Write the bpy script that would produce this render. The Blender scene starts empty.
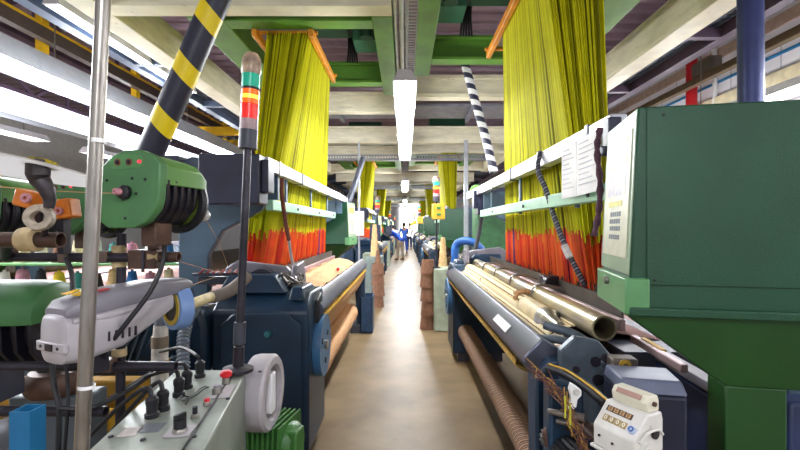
import bpy, bmesh, math, random
from mathutils import Vector, Matrix
random.seed(11)
S = bpy.context.scene
C = S.collection
PI = math.pi
F = 440.0
def P(px, py, d):
    """point of the place seen at (px, py) of the 800x450 frame, d metres ahead"""
    return Vector(((px-405)*d/F, d, 1.5-(py-227)*d/F))
# ---------------------------------------------------------------- materials
def lin(h):
    h = h.lstrip('#')
    r = []
    for i in (0, 2, 4):
        c = int(h[i:i+2], 16)/255
        r.append(c/12.92 if c <= .04045 else ((c+.055)/1.055)**2.4)
    return (*r, 1)
MATS = {}
def mat(name, col, rough=.5, metal=0, var=.12, scale=9, bump=0, bscale=120, col2=None, stain=None, stretch=None, trans=0, spec=.5):
    if name in MATS: return MATS[name]
    m = bpy.data.materials.new(name); m.use_nodes = True
    nt = m.node_tree; N = nt.nodes; L = nt.links
    b = N['Principled BSDF']
    b.inputs['Roughness'].default_value = rough; b.inputs['Metallic'].default_value = metal
    b.inputs['Specular IOR Level'].default_value = spec
    if trans: b.inputs['Transmission Weight'].default_value = trans
    c = lin(col)
    tc = N.new('ShaderNodeTexCoord'); src = tc.outputs['Object']
    if stretch:
        mp = N.new('ShaderNodeMapping'); mp.inputs['Scale'].default_value = stretch
        L.new(src, mp.inputs['Vector']); src = mp.outputs['Vector']
    n = N.new('ShaderNodeTexNoise'); n.inputs['Scale'].default_value = scale; n.inputs['Detail'].default_value = 5
    L.new(src, n.inputs['Vector'])
    rp = N.new('ShaderNodeValToRGB')
    rp.color_ramp.elements[0].position = .35; rp.color_ramp.elements[1].position = .68
    c2 = lin(col2) if col2 else tuple(x*(1-var*1.6) for x in c[:3])+(1,)
    rp.color_ramp.elements[0].color = c2
    rp.color_ramp.elements[1].color = tuple(min(1, x*(1+var*.5)) for x in c[:3])+(1,)
    L.new(n.outputs['Fac'], rp.inputs['Fac']); out = rp.outputs['Color']
    if stain:
        n2 = N.new('ShaderNodeTexNoise'); n2.inputs['Scale'].default_value = scale*2.3; n2.inputs['Detail'].default_value = 8; n2.inputs['Roughness'].default_value = .7
        L.new(src, n2.inputs['Vector'])
        r2 = N.new('ShaderNodeValToRGB'); r2.color_ramp.elements[0].position = .62; r2.color_ramp.elements[1].position = .74
        L.new(n2.outputs['Fac'], r2.inputs['Fac'])
        mx = N.new('ShaderNodeMixRGB'); mx.inputs['Color2'].default_value = lin(stain)
        L.new(r2.outputs['Color'], mx.inputs['Fac']); L.new(out, mx.inputs['Color1']); out = mx.outputs['Color']
    L.new(out, b.inputs['Base Color'])
    if bump:
        n3 = N.new('ShaderNodeTexNoise'); n3.inputs['Scale'].default_value = bscale; n3.inputs['Detail'].default_value = 2
        L.new(tc.outputs['Object'], n3.inputs['Vector'])
        bp = N.new('ShaderNodeBump'); bp.inputs['Strength'].default_value = bump; bp.inputs['Distance'].default_value = .01
        L.new(n3.outputs['Fac'], bp.inputs['Height']); L.new(bp.outputs['Normal'], b.inputs['Normal'])
    MATS[name] = m
    return m
def glow(name, col, strength):
    if name in MATS: return MATS[name]
    m = mat(name, col, .3, var=.02)
    b = m.node_tree.nodes['Principled BSDF']
    b.inputs['Emission Color'].default_value = lin(col); b.inputs['Emission Strength'].default_value = strength
    return m
def stripes(name, axis, freq, cols, rough=.7, rot=(0,0,0), bump=0, jitter=0):
    """bands of the listed colours repeating along one object axis"""
    if name in MATS: return MATS[name]
    m = mat(name, cols[0], rough); nt = m.node_tree; N = nt.nodes; L = nt.links; b = N['Principled BSDF']
    tc = N.new('ShaderNodeTexCoord'); mp = N.new('ShaderNodeMapping'); mp.inputs['Rotation'].default_value = rot
    L.new(tc.outputs['Object'], mp.inputs['Vector'])
    sp = N.new('ShaderNodeSeparateXYZ'); L.new(mp.outputs['Vector'], sp.inputs['Vector'])
    mul = N.new('ShaderNodeMath'); mul.operation = 'MULTIPLY'; mul.inputs[1].default_value = freq
    L.new(sp.outputs['XYZ'.index(axis)], mul.inputs[0]); v = mul.outputs[0]
    if jitter:
        nz = N.new('ShaderNodeTexNoise'); nz.inputs['Scale'].default_value = 40; L.new(tc.outputs['Object'], nz.inputs['Vector'])
        ad = N.new('ShaderNodeMath'); ad.operation = 'MULTIPLY_ADD'; ad.inputs[1].default_value = jitter
        L.new(nz.outputs['Fac'], ad.inputs[0]); L.new(v, ad.inputs[2]); v = ad.outputs[0]
    fr = N.new('ShaderNodeMath'); fr.operation = 'FRACT'; L.new(v, fr.inputs[0])
    rp = N.new('ShaderNodeValToRGB'); rp.color_ramp.interpolation = 'CONSTANT'
    for i, c in enumerate(cols):
        p = i/len(cols)
        e = rp.color_ramp.elements[i] if i < 2 else rp.color_ramp.elements.new(p)
        e.position = p; e.color = lin(c)
    L.new(fr.outputs[0], rp.inputs['Fac'])
    for l in list(b.inputs['Base Color'].links): L.remove(l)
    L.new(rp.outputs['Color'], b.inputs['Base Color'])
    if bump:
        bp = N.new('ShaderNodeBump'); bp.inputs['Strength'].default_value = bump; bp.inputs['Distance'].default_value = .01
        L.new(rp.outputs['Color'], bp.inputs['Height']); L.new(bp.outputs['Normal'], b.inputs['Normal'])
    return m
CREAM = mat('cream_paint', '#e3dcc2', .45, var=.1, scale=4, stain='#8a6a45', stretch=(1, 1, 4), bump=.05)
GREENB = mat('green_beam_paint', '#5f9136', .42, var=.18, scale=3, stain='#5d6a2a')
GREENM = mat('machine_green', '#174a30', .36, var=.1, scale=5, bump=.25, bscale=260)
GREENF = mat('machine_green_smooth', '#184a18', .42, var=.12, scale=4)
GREENL = mat('light_green_paint', '#6fa66a', .42, var=.1, scale=6, stain='#8a9a70')
GREENS = mat('feeder_green', '#4b7d4c', .4, var=.1, scale=10, stain='#3d6a3a')
MINT = mat('mint_rail_paint', '#9ecfae', .4, var=.1, scale=6)
NAVY = mat('navy_paint', '#18324a', .4, var=.2, scale=6, bump=.08, bscale=200)
NAVYL = mat('slate_blue_paint', '#4d6377', .45, var=.15, scale=5)
BLACK = mat('black_rubber', '#1b1a20', .5, var=.2)
IRON = mat('dark_iron', '#3a3640', .42, .55, var=.3, scale=14, stain='#5a4438')
RUST = mat('brown_iron', '#5a4238', .5, .4, var=.3, scale=14, stain='#7a5a48')
STEEL = mat('bare_steel', '#9b958e', .32, .8, var=.18, scale=12, stretch=(6, 6, 1))
ALU = mat('aluminium_rail', '#d6d8df', .32, .5, var=.1, scale=6)
BEAMG = mat('graphite_profile', '#6d7080', .35, .75, var=.14, scale=5)
DGREY = mat('dark_grey_paint', '#3d3f4c', .45, var=.15, scale=7)
LGREY = mat('light_grey_plastic', '#b3adb2', .4, var=.08, scale=9)
MGREY = mat('grey_plastic', '#85818a', .45, var=.1, scale=9)
OLIVE = mat('grey_green_panel', '#8d958a', .42, .15, var=.12, scale=7, stain='#6f6a5e')
WHITEP = mat('white_paint', '#e9e8ea', .45, var=.05)
PAPER = mat('white_paper', '#f2f1ef', .7, var=.04)
OCHRE = mat('ochre_paint', '#b98a1e', .5, var=.25, scale=8, stain='#5d4520')
YELP = mat('yellow_paint', '#f2bd12', .45, var=.08)
ORANGE = mat('orange_paint', '#d98a1c', .45, var=.18, scale=8)
BLUEP = mat('blue_post_paint', '#1b6c9c', .45, var=.15, scale=8, stain='#7a5236')
RED = mat('red_plastic', '#cf2028', .35, var=.05)
TAN = mat('tan_cloth', '#d3a678', .85, var=.22, scale=60, bump=.3, bscale=160, col2='#b98a60')
TANR = mat('tan_bushing', '#c9b083', .6, var=.2, scale=20)
CARDB = mat('brown_cardboard', '#7d5640', .8, var=.15, scale=20, bump=.1)
CONE = mat('tan_cone_yarn', '#d2ae7c', .85, var=.15, scale=40, bump=.2)
YEL = [mat('yellow_cord', '#e3e010', .7, var=.05), mat('yellow_cord_deep', '#c4c20c', .7, var=.05), mat('yellow_cord_lime', '#f2ee24', .7, var=.05), mat('olive_cord', '#a3a010', .7, var=.1)]
ORG = [mat('orange_heddle', '#f0601a', .6, var=.1), mat('red_heddle', '#e2361a', .6, var=.1), mat('amber_heddle', '#f5821f', .6, var=.1), mat('violet_heddle', '#6a3a8c', .6, var=.1)]
WIRE = mat('grey_heddle_wire', '#5c564e', .45, .5, var=.2)
PURP = mat('purple_steel', '#5d4a60', .55, var=.2, scale=5)
SLATE = mat('blue_grey_channel', '#4a5a78', .5, var=.15, scale=5)
TUBE = glow('lamp_tube_glow', '#f4f6ff', 14)
WHGLOSS = mat('white_enamel', '#f4f3f2', .3, var=.04, scale=6)
TAPE = mat('white_tape_wrap', '#d9d3cb', .6, var=.15, scale=30, bump=.3, bscale=60)
BLUEM = mat('mid_blue_paint', '#3d6f9a', .42, var=.15, scale=8)
for m_ in YEL+ORG:      # loose yarn lets light through
    nt = m_.node_tree; b_ = nt.nodes['Principled BSDF']; tr = nt.nodes.new('ShaderNodeBsdfTranslucent')
    nt.links.new(b_.inputs['Base Color'].links[0].from_socket, tr.inputs['Color'])
    mx = nt.nodes.new('ShaderNodeMixShader'); mx.inputs[0].default_value = .4
    nt.links.new(b_.outputs[0], mx.inputs[1]); nt.links.new(tr.outputs[0], mx.inputs[2]); nt.links.new(mx.outputs[0], nt.nodes['Material Output'].inputs['Surface'])
# ---------------------------------------------------------------- mesh builder
class MB:
    def __init__(s, T=None):
        s.bm = bmesh.new(); s.T = T; s.mi = 0
    def _f(s, vs, sm=False):
        try:
            f = s.bm.faces.new(vs); f.material_index = s.mi; f.smooth = sm
        except ValueError: pass
    def v(s, p): return s.bm.verts.new(p)
    def hexa(s, p):
        vs = [s.v(q) for q in p]
        for q in ((0,3,2,1),(4,5,6,7),(0,1,5,4),(1,2,6,5),(2,3,7,6),(3,0,4,7)): s._f([vs[i] for i in q])
        return s
    def box(s, x0, x1, y0, y1, z0, z1):
        return s.hexa([(x0,y0,z0),(x1,y0,z0),(x1,y1,z0),(x0,y1,z0),(x0,y0,z1),(x1,y0,z1),(x1,y1,z1),(x0,y1,z1)])
    def cbox(s, c, size, M=None):
        a, b, d = size[0]/2, size[1]/2, size[2]/2
        pts = [Vector(q) for q in ((-a,-b,-d),(a,-b,-d),(a,b,-d),(-a,b,-d),(-a,-b,d),(a,-b,d),(a,b,d),(-a,b,d))]
        if M: pts = [M@q for q in pts]
        return s.hexa([q+Vector(c) for q in pts])
    def bar(s, a, b, w, h, up=(0,0,1)):
        a, b = Vector(a), Vector(b); d = (b-a).normalized(); up = Vector(up)
        if abs(d.dot(up)) > .98: up = Vector((0,1,0))
        r = d.cross(up).normalized()*w/2; u = r.cross(d).normalized()*h/2
        return s.hexa([a-r-u, a+r-u, b+r-u, b-r-u, a-r+u, a+r+u, b+r+u, b-r+u])
    def tube(s, pts, r, seg=10, cap=True, sm=True):
        pts = [Vector(p) for p in pts]; n = len(pts)
        rs = r if isinstance(r, (list, tuple)) else [r]*n
        rings = []; prev = None
        for i, p in enumerate(pts):
            d = (pts[min(i+1, n-1)]-pts[max(i-1, 0)]).normalized()
            if prev is None:
                a = Vector((0,0,1)) if abs(d.z) < .9 else Vector((1,0,0))
                x = d.cross(a).normalized()
            else: x = (prev-d*prev.dot(d)).normalized()
            prev = x; y = d.cross(x)
            rings.append([s.v(p+(x*math.cos(t)+y*math.sin(t))*rs[i]) for t in [2*PI*k/seg for k in range(seg)]])
        for i in range(n-1):
            for k in range(seg):
                s._f([rings[i][k], rings[i][(k+1)%seg], rings[i+1][(k+1)%seg], rings[i+1][k]], sm)
        if cap:
            s._f(rings[0][::-1]); s._f(rings[-1])
        return s
    def cyl(s, a, b, r, seg=16, r2=None): return s.tube([a, b], [r, r if r2 is None else r2], seg)
    def pipe(s, a, b, r, t=.006, seg=18):
        """open-ended hollow pipe"""
        a, b = Vector(a), Vector(b); d = (b-a).normalized()
        return s.lathe([(r, 0), (r, (b-a).length), (r-t, (b-a).length), (r-t, 0)], a, d, seg, closed=True, sm=False)
    def lathe(s, prof, o, axis, seg=24, closed=False, sm=True):
        """prof: (radius, distance along axis)"""
        o = Vector(o); d = Vector(axis).normalized()
        a = Vector((0,0,1)) if abs(d.z) < .9 else Vector((1,0,0))
        x = d.cross(a).normalized(); y = d.cross(x); rings = []
        for r, h in prof:
            if r < 1e-6: rings.append([s.v(o+d*h)])
            else: rings.append([s.v(o+d*h+(x*math.cos(t)+y*math.sin(t))*r) for t in [2*PI*k/seg for k in range(seg)]])
        n = len(rings)
        for i in range(n if closed else n-1):
            A, B = rings[i], rings[(i+1)%n]
            for k in range(seg):
                q = []
                for p in (A[k%len(A)], A[(k+1)%len(A)], B[(k+1)%len(B)], B[k%len(B)]):
                    if p not in q: q.append(p)
                if len(q) > 2: s._f(q, sm)
        return s
    def prism(s, poly, axis, a, b, sm=False):
        """poly of 2D points in the plane normal to axis ('X': (y,z), 'Y': (x,z), 'Z': (x,y))"""
        def q(p, h): return {'X': (h, p[0], p[1]), 'Y': (p[0], h, p[1]), 'Z': (p[0], p[1], h)}[axis]
        A = [s.v(q(p, a)) for p in poly]; B = [s.v(q(p, b)) for p in poly]; n = len(poly)
        s._f(A); s._f(B[::-1])
        for i in range(n): s._f([A[i], A[(i+1)%n], B[(i+1)%n], B[i]], sm)
        return s
    def loft(s, rings, sm=True):
        R = [[s.v(p) for p in r] for r in rings]; n = len(R[0])
        for i in range(len(R)-1):
            for k in range(n): s._f([R[i][k], R[i][(k+1)%n], R[i+1][(k+1)%n], R[i+1][k]], sm)
        s._f(R[0][::-1]); s._f(R[-1]); return s
    def sheet(s, fn, nu, nv, th=.004, sm=True):
        g = [[Vector(fn(i/nu, j/nv)) for j in range(nv+1)] for i in range(nu+1)]
        V = [[s.v(p) for p in row] for row in g]
        for i in range(nu):
            for j in range(nv): s._f([V[i][j], V[i+1][j], V[i+1][j+1], V[i][j+1]], sm)
        s.solid = th; return s
    def build(s, name, m, parent=None, bevel=0, solid=0):
        bm = s.bm
        if s.T is not None: bm.transform(s.T)
        solid = solid or getattr(s, 'solid', 0)
        bmesh.ops.recalc_face_normals(bm, faces=bm.faces)
        off = WL.get(parent.name, Vector()) if parent else Vector()
        if off.length: bm.transform(Matrix.Translation(-off))
        me = bpy.data.meshes.new(name); bm.to_mesh(me); bm.free(); me.set_sharp_from_angle(angle=.7)
        for q in (m if isinstance(m, (list, tuple)) else [m]): me.materials.append(q)
        o = bpy.data.objects.new(name, me); C.objects.link(o)
        if parent: o.parent = parent; WL[o.name] = off
        if solid:
            k = o.modifiers.new('thickness', 'SOLIDIFY'); k.thickness = solid; k.offset = 0
        if bevel:
            k = o.modifiers.new('bevel', 'BEVEL'); k.width = bevel; k.segments = 2; k.limit_method = 'ANGLE'; k.angle_limit = .7
        return o
WL = {}
def tag(o, label, cat, group=None, kind=None):
    if label: o['label'] = label
    if cat: o['category'] = cat
    if group: o['group'] = group
    if kind: o['kind'] = kind
    return o
def thing(name, label, cat, loc=(0,0,0), group=None, local=False, rotz=0):
    o = bpy.data.objects.new(name, None); C.objects.link(o); o.location = loc; o.rotation_euler.z = rotz
    o.empty_display_size = .1
    WL[o.name] = Vector() if local else Vector(loc)
    return tag(o, label, cat, group)
def struct(o): o['kind'] = 'structure'; return o
KIDS = {}
def kids(o): return [c for c in o.children]
def copy_tree(o, off=(0,0,0), label=None, parent=None):
    c = o.copy(); C.objects.link(c)
    if parent: c.parent = parent
    else: c.location = o.location+Vector(off)
    if label: c['label'] = label
    for ch in kids(o): copy_tree(ch, parent=c)
    return c
def curve_pts(ctrl, n=24):
    """Catmull-Rom through the control points"""
    c = [Vector(p) for p in ctrl]; c = [c[0]*2-c[1]]+c+[c[-1]*2-c[-2]]; out = []
    m = len(c)-3; per = max(2, n//m)
    for i in range(m):
        for k in range(per):
            t = k/per; p0, p1, p2, p3 = c[i:i+4]
            out.append(.5*((2*p1)+(p2-p0)*t+(2*p0-5*p1+4*p2-p3)*t*t+(3*p1-p0-3*p2+p3)*t**3))
    out.append(c[-2]); return out
def text_mesh(txt, size, name, m, parent, M, ext=.0006):
    cu = bpy.data.curves.new(name, 'FONT'); cu.body = txt; cu.size = size; cu.extrude = ext; cu.align_x = 'CENTER'; cu.align_y = 'CENTER'
    t = bpy.data.objects.new('tmp', cu); C.objects.link(t)
    bpy.context.view_layer.update()
    me = bpy.data.meshes.new_from_object(t.evaluated_get(bpy.context.evaluated_depsgraph_get()))
    bpy.data.objects.remove(t); me.transform(M); me.materials.clear(); me.materials.append(m); me.name = name
    o = bpy.data.objects.new(name, me); C.objects.link(o)
    if parent:
        me.transform(Matrix.Translation(-WL.get(parent.name, Vector()))); o.parent = parent
    return o
# ================================================================ setting
fl = MB().box(-12, 6.2, -3, 48, -.1, 0).build('floor', mat('worn_concrete', '#7d6a4e', .45, var=.14, scale=2.2, stain='#6a5334', bump=.04, bscale=40, col2='#665338', spec=.25))
struct(fl)
# corrugated roof deck, ribs across the hall
rf = MB()
prof = []
y = -3.0; k = 0
while y < 48:
    prof += [(y, 4.9), (y+.13, 4.9), (y+.17, 4.97), (y+.30, 4.97)]; y += .34
prof2 = prof + [(p[0], p[1]+.02) for p in reversed(prof)]
A = [[rf.v((x, p[0], p[1])) for p in prof] for x in (-12, 6.2)]
for i in range(len(prof)-1): rf._f([A[0][i], A[1][i], A[1][i+1], A[0][i+1]])
struct(rf.build('ceiling', mat('roof_deck_metal', '#9a8290', .45, .3, var=.12, scale=3), solid=.01))
def brickwall():
    m = mat('white_block_wall', '#eceaf0', .6, var=.06, scale=3)
    nt = m.node_tree; N = nt.nodes; L = nt.links; b = N['Principled BSDF']
    tc = N.new('ShaderNodeTexCoord'); mp = N.new('ShaderNodeMapping'); mp.inputs['Rotation'].default_value = (PI/2, 0, PI/2)
    L.new(tc.outputs['Object'], mp.inputs['Vector'])
    sp = N.new('ShaderNodeSeparateXYZ'); cb = N.new('ShaderNodeCombineXYZ')
    L.new(tc.outputs['Object'], sp.inputs[0]); L.new(sp.outputs[1], cb.inputs[0]); L.new(sp.outputs[2], cb.inputs[1])
    br = N.new('ShaderNodeTexBrick'); br.inputs['Scale'].default_value = 1; br.inputs['Brick Width'].default_value = .9; br.inputs['Row Height'].default_value = .45
    br.inputs['Mortar Size'].default_value = .012; br.inputs['Color1'].default_value = lin('#efedf2'); br.inputs['Color2'].default_value = lin('#e4e2ea'); br.inputs['Mortar'].default_value = lin('#b9b4bf')
    L.new(cb.outputs[0], br.inputs['Vector'])
    for l in list(b.inputs['Base Color'].links): L.remove(l)
    L.new(br.outputs['Color'], b.inputs['Base Color'])
    return m
WALLM = brickwall()
struct(MB().box(5.0, 5.2, -3, 48, 0, 4.9).build('wall_right', WALLM))
struct(MB().box(-12, -11.8, -3, 48, 0, 4.9).build('wall_left', WHITEP))
struct(MB().box(-11.8, 5, 47.8, 48, 0, 4.9).build('wall_back', WHITEP))
w = struct(MB().box(-.5, 1.3, 47.66, 47.78, .3, 4.2).build('window_1', glow('daylight_window', '#ffffff', 5)))
fr = MB()
for x in (-.5, .4, 1.3): fr.box(x-.03, x+.03, 47.6, 47.655, .3, 4.2)
for z in (.3, 1.6, 2.9, 4.2): fr.box(-.5, 1.3, 47.6, 47.655, z-.03, z+.03)
fr.build('window_frame', WHITEP, w)
# bands and stripes on the right wall
struct(MB().box(4.975, 5.0, -3, 40, 4.17, 4.33).build('trim_1', mat('beige_wall_band', '#c2a795', .6)))
struct(MB().box(4.985, 5.0, -3, 40, 3.79, 3.83).build('trim_2', mat('blue_wall_line', '#2f86c0', .5)))
struct(MB().box(4.9, 5.0, -3, 40, 3.3, 3.55).build('trim_3', mat('cream_wall_ledge', '#ddd0ae', .5)))
struct(MB().box(4.55, 4.98, -3, 40, 4.55, 4.88).build('trim_4', PURP))
# pipes on the right wall
tag(MB().cyl((4.82, 7.4, 3.2), (4.82, 7.4, 4.55), .085, 18).build('wall_pipe', RED), 'red vertical pipe running up the white wall on the right', 'pipe')
t = thing('conduit_rail', 'long brown conduit rail running along the white wall above the big green cabinet', 'rail', (4.5, 2, 3.7))
MB().bar((4.5, 1, 3.74), (4.5, 22, 3.74), .1, .1).build('channel', mat('brown_conduit', '#7c6a50', .5, .2), t)
for yy in (5, 9, 13, 17): MB().bar((4.5, yy, 3.78), (4.98, yy, 3.9), .03, .03).build('bracket', RUST, t)
tag(MB().cbox((4.52, 6.6, 3.9), (.18, .42, .2)).build('junction_box', mat('grey_brown_box', '#6f685a', .5), bevel=.01), 'small grey brown junction box sitting on the brown wall conduit', 'box')
for i, (yy, n_) in enumerate(((7.0, 'first'), (6.3, 'second'))):
    tag(MB().cyl((4.93, yy, 3.4), (4.93, yy, 4.5), .035, 10).build('wall_pipe', WHITEP), 'thin white conduit pipe on the right wall, %s to the right of the red pipe' % n_, 'pipe')
tag(MB().tube([P(751, 130, 2.6), P(750, -40, 2.6)], .066, 24).build('support_column', mat('indigo_column_paint', '#3a4478', .35, .2, var=.15, scale=6)), 'dark blue round column standing behind the big green cabinet', 'column')
# ---------------------------------------------------------------- roof trusses (left bay)
def truss(x, z0, z1, label):
    t = thing('roof_truss', label, 'truss', (x, 2, z0), group='purple roof trusses')
    MB().box(x-.06, x+.06, 0, 40, z0, z0+.09).build('bottom_chord', PURP, t)
    MB().box(x-.06, x+.06, 0, 40, z1-.09, z1).build('top_chord', PURP, t)
    m = MB(); yy = 0; f = 0
    while yy < 38:
        m.bar((x, yy, z0+.05), (x, yy+.9, z1-.05), .05, .06); m.bar((x, yy+.9, z1-.05), (x, yy+1.8, z0+.05), .05, .06)
        m.bar((x, yy+.9, z0+.05), (x, yy+.9, z1-.05), .05, .05); yy += 1.8
    m.build('web_bracing', PURP, t)
    return t
truss(-5.3, 4.1, 4.85, 'purple roof truss above the left bay, nearer to the striped pole')
truss(-7.6, 4.1, 4.85, 'purple roof truss over the far left bay, behind the nearer truss')
for yy in (2.2, 5.2, 8.2, 11.2, 15, 19, 24, 30):
    pass
# hanging rail with yellow top edge and its posts
t = thing('hanging_rail', 'brown overhead rail with a yellow top edge, hung along the left bay', 'rail', (-4.2, 2, 3.7))
MB().box(-4.24, -4.14, 1.5, 30, 3.66, 3.80).build('channel', mat('brown_rail', '#5e5148', .5, .2), t)
MB().box(-4.25, -4.13, 1.5, 30, 3.80, 3.83).build('top_edge', YELP, t)
for i, (yy, w_) in enumerate(((5.2, 'nearest the viewer, above the long lamps'), (7.0, 'second from the viewer, right of the steel pole'), (10.5, 'third from the viewer, behind the striped pole'), (14.5, 'fourth from the viewer'), (19, 'fifth from the viewer'))):
    tag(MB().box(-4.33, -4.245, yy-.05, yy+.05, 3.43, 4.9).build('hanger_post', YELP), 'yellow hanger post on the overhead rail, '+w_, 'post', 'yellow hanger posts')
m = MB(); 
t = thing('cross_gantry', 'yellow overhead cross beams with a mesh deck, beyond the striped pole', 'beam', (-3.2, 9, 3.3))
for yy in (9.2, 10.6): MB().box(-4.9, -2.7, yy, yy+.12, 3.43, 3.6).build('cross_beam', YELP, t)
m = MB()
for k in range(22): m.bar((-4.85+k*.1, 9.3, 3.61), (-4.85+k*.1, 10.6, 3.61), .02, .02)
m.build('mesh_deck', SLATE, t)
# ---------------------------------------------------------------- lamps
def lamp_light(x, y0, y1, z, power, w=.15):
    l = bpy.data.lights.new('lamp_light', 'AREA'); l.shape = 'RECTANGLE'; l.size = w; l.size_y = y1-y0; l.energy = power; l.color = (.95, .975, 1)
    o = bpy.data.objects.new('lamp_light', l); C.objects.link(o); o.location = (x, (y0+y1)/2, z)
    n = max(1, round((y1-y0)/1.5))
    for k in range(n):
        q = bpy.data.lights.new('added_uplight', 'POINT'); q.energy = power*UP/n; q.shadow_soft_size = .06; q.color = l.color  # point lights added under the tubes to brighten beams and ceiling
        p = bpy.data.objects.new('added_uplight', q); C.objects.link(p); p.location = (x, y0+(k+.5)*(y1-y0)/n, z-.13)
    return o
UP = 1.3
def lamp(x, y0, y1, z, label, group, power, w=.2, h=.09, hang=.5):
    t = thing('fluorescent_lamp', label, 'lamp', (x, (y0+y1)/2, z), group)
    a, b = w/2, w/4
    MB().prism([(x-b, z+h), (x+b, z+h), (x+a, z), (x+a-.006, z), (x+b-.004, z+h-.02), (x-b+.004, z+h-.02), (x-a+.006, z), (x-a, z)], 'Y', y0, y1).build('reflector', WHITEP, t)
    for e0 in (y0-.02, y1): MB().prism([(x-b, z+h), (x+b, z+h), (x+a, z), (x-a, z)], 'Y', e0, e0+.02).build('end_plate', LGREY, t)
    for s in (-1, 1):
        MB().cyl((x+s*w*.17, y0+.03, z+.02), (x+s*w*.17, y1-.03, z+.02), .018, 10).build('tube', TUBE, t)
    for yy in (y0+.3, y1-.3): MB().cyl((x, yy, z+h), (x, yy, z+h+hang), .006, 6).build('hanger_rod', STEEL, t)
    lamp_light(x, y0, y1, z-.03, power, w)
    return t
lamp(.0, 3.62, 7.9, 2.70, 'long fluorescent lamp hanging over the aisle, nearest and brightest', 'aisle lamps', 90)
lamp(.0, 11.5, 15.2, 2.70, 'second fluorescent lamp hanging over the aisle, well behind the nearest one', 'aisle lamps', 130)
lamp(.0, 19.5, 23.2, 2.70, 'third fluorescent lamp over the aisle, small and far away', 'aisle lamps', 150)
lamp(.0, 27.5, 31.2, 2.70, 'fourth fluorescent lamp over the aisle, farthest and tiniest, added to brighten the far end', 'aisle lamps', 150)  # extra lamp past the third, put in to brighten the far end
lamp(.0, -3.6, .2, 2.70, 'unseen fluorescent lamp over the near end of the aisle, added for front light', 'aisle lamps', 35)  # out of view behind the camera, added as front fill
for i, (a, b) in enumerate(((1.6, 4.69), (4.7, 7.79), (7.8, 10.89), (10.9, 13.9))):
    o = thing('trough_lamp', 'long white trough lamp of the upper left row, %s from the viewer' % ('nearest', 'second', 'third', 'farthest')[i], 'lamp', (-4.1, a, 3.1), 'left upper lamp row')
    MB().prism([(-4.2, 3.43), (-4.0, 3.43), (-3.86, 3.16), (-3.88, 3.16), (-4.02, 3.4), (-4.18, 3.4), (-4.32, 3.16), (-4.34, 3.16)], 'Y', a, b).build('reflector', mat('grey_white_reflector', '#a9adb6', .45, var=.05), o)
    for x in (-4.22, -4.1, -3.98): MB().cyl((x, a+.03, 3.17), (x, b-.03, 3.17), .035, 10).build('tube', TUBE, o)
    for yy in (a+.4, b-.4): MB().cyl((-4.06, yy, 3.43), (-4.06, yy, 4.9), .008, 6).build('hanger_rod', STEEL, o)
    lamp_light(-4.1, a, b, 3.12, 70, .35)
    if i < 3:
        lamp(-5.2, a-.6, a+1.6, 2.72, 'white fluorescent lamp of the lower left row, %s from the viewer' % ('nearest', 'second', 'third')[i], 'left lower lamp row', 85, .26)
lamp(-3.05, 3.8, 6.3, 3.42, 'narrow fluorescent lamp under the blue walkway edge, right of the steel pole', 'walkway lamp', 20, .14)
for i, (a, b) in enumerate(((-1.5, 1.9), (2.0, 5.4), (5.5, 8.9), (9.0, 12.4))):
    lamp(3.9, a, b, 2.86, 'white fluorescent lamp of the right bay row, %s from the viewer' % ('nearest', 'second', 'third', 'farthest')[i], 'right bay lamps', 50, .3, .11, 1.9)
t = thing('white_cable_trunking', 'broad white cable trunking hung below the upper left lamps', 'trunking', (-4.6, 3, 2.9))
MB().box(-4.68, -4.55, 2.2, 24, 2.86, 3.08).build('trunk', mat('lavender_trunk', '#b4b6c8', .45, var=.05), t, bevel=.008)
MB().box(-4.75, -4.52, 2.2, 24, 2.80, 2.85).build('tray', mat('grey_tray', '#8b909c', .45, .3), t)
for k in range(12): MB().cyl((-4.53, 3+k*1.7, 2.8), (-4.53, 3+k*1.7, 3.16), .008, 6).build('hanger_rod', STEEL, t)
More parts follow.
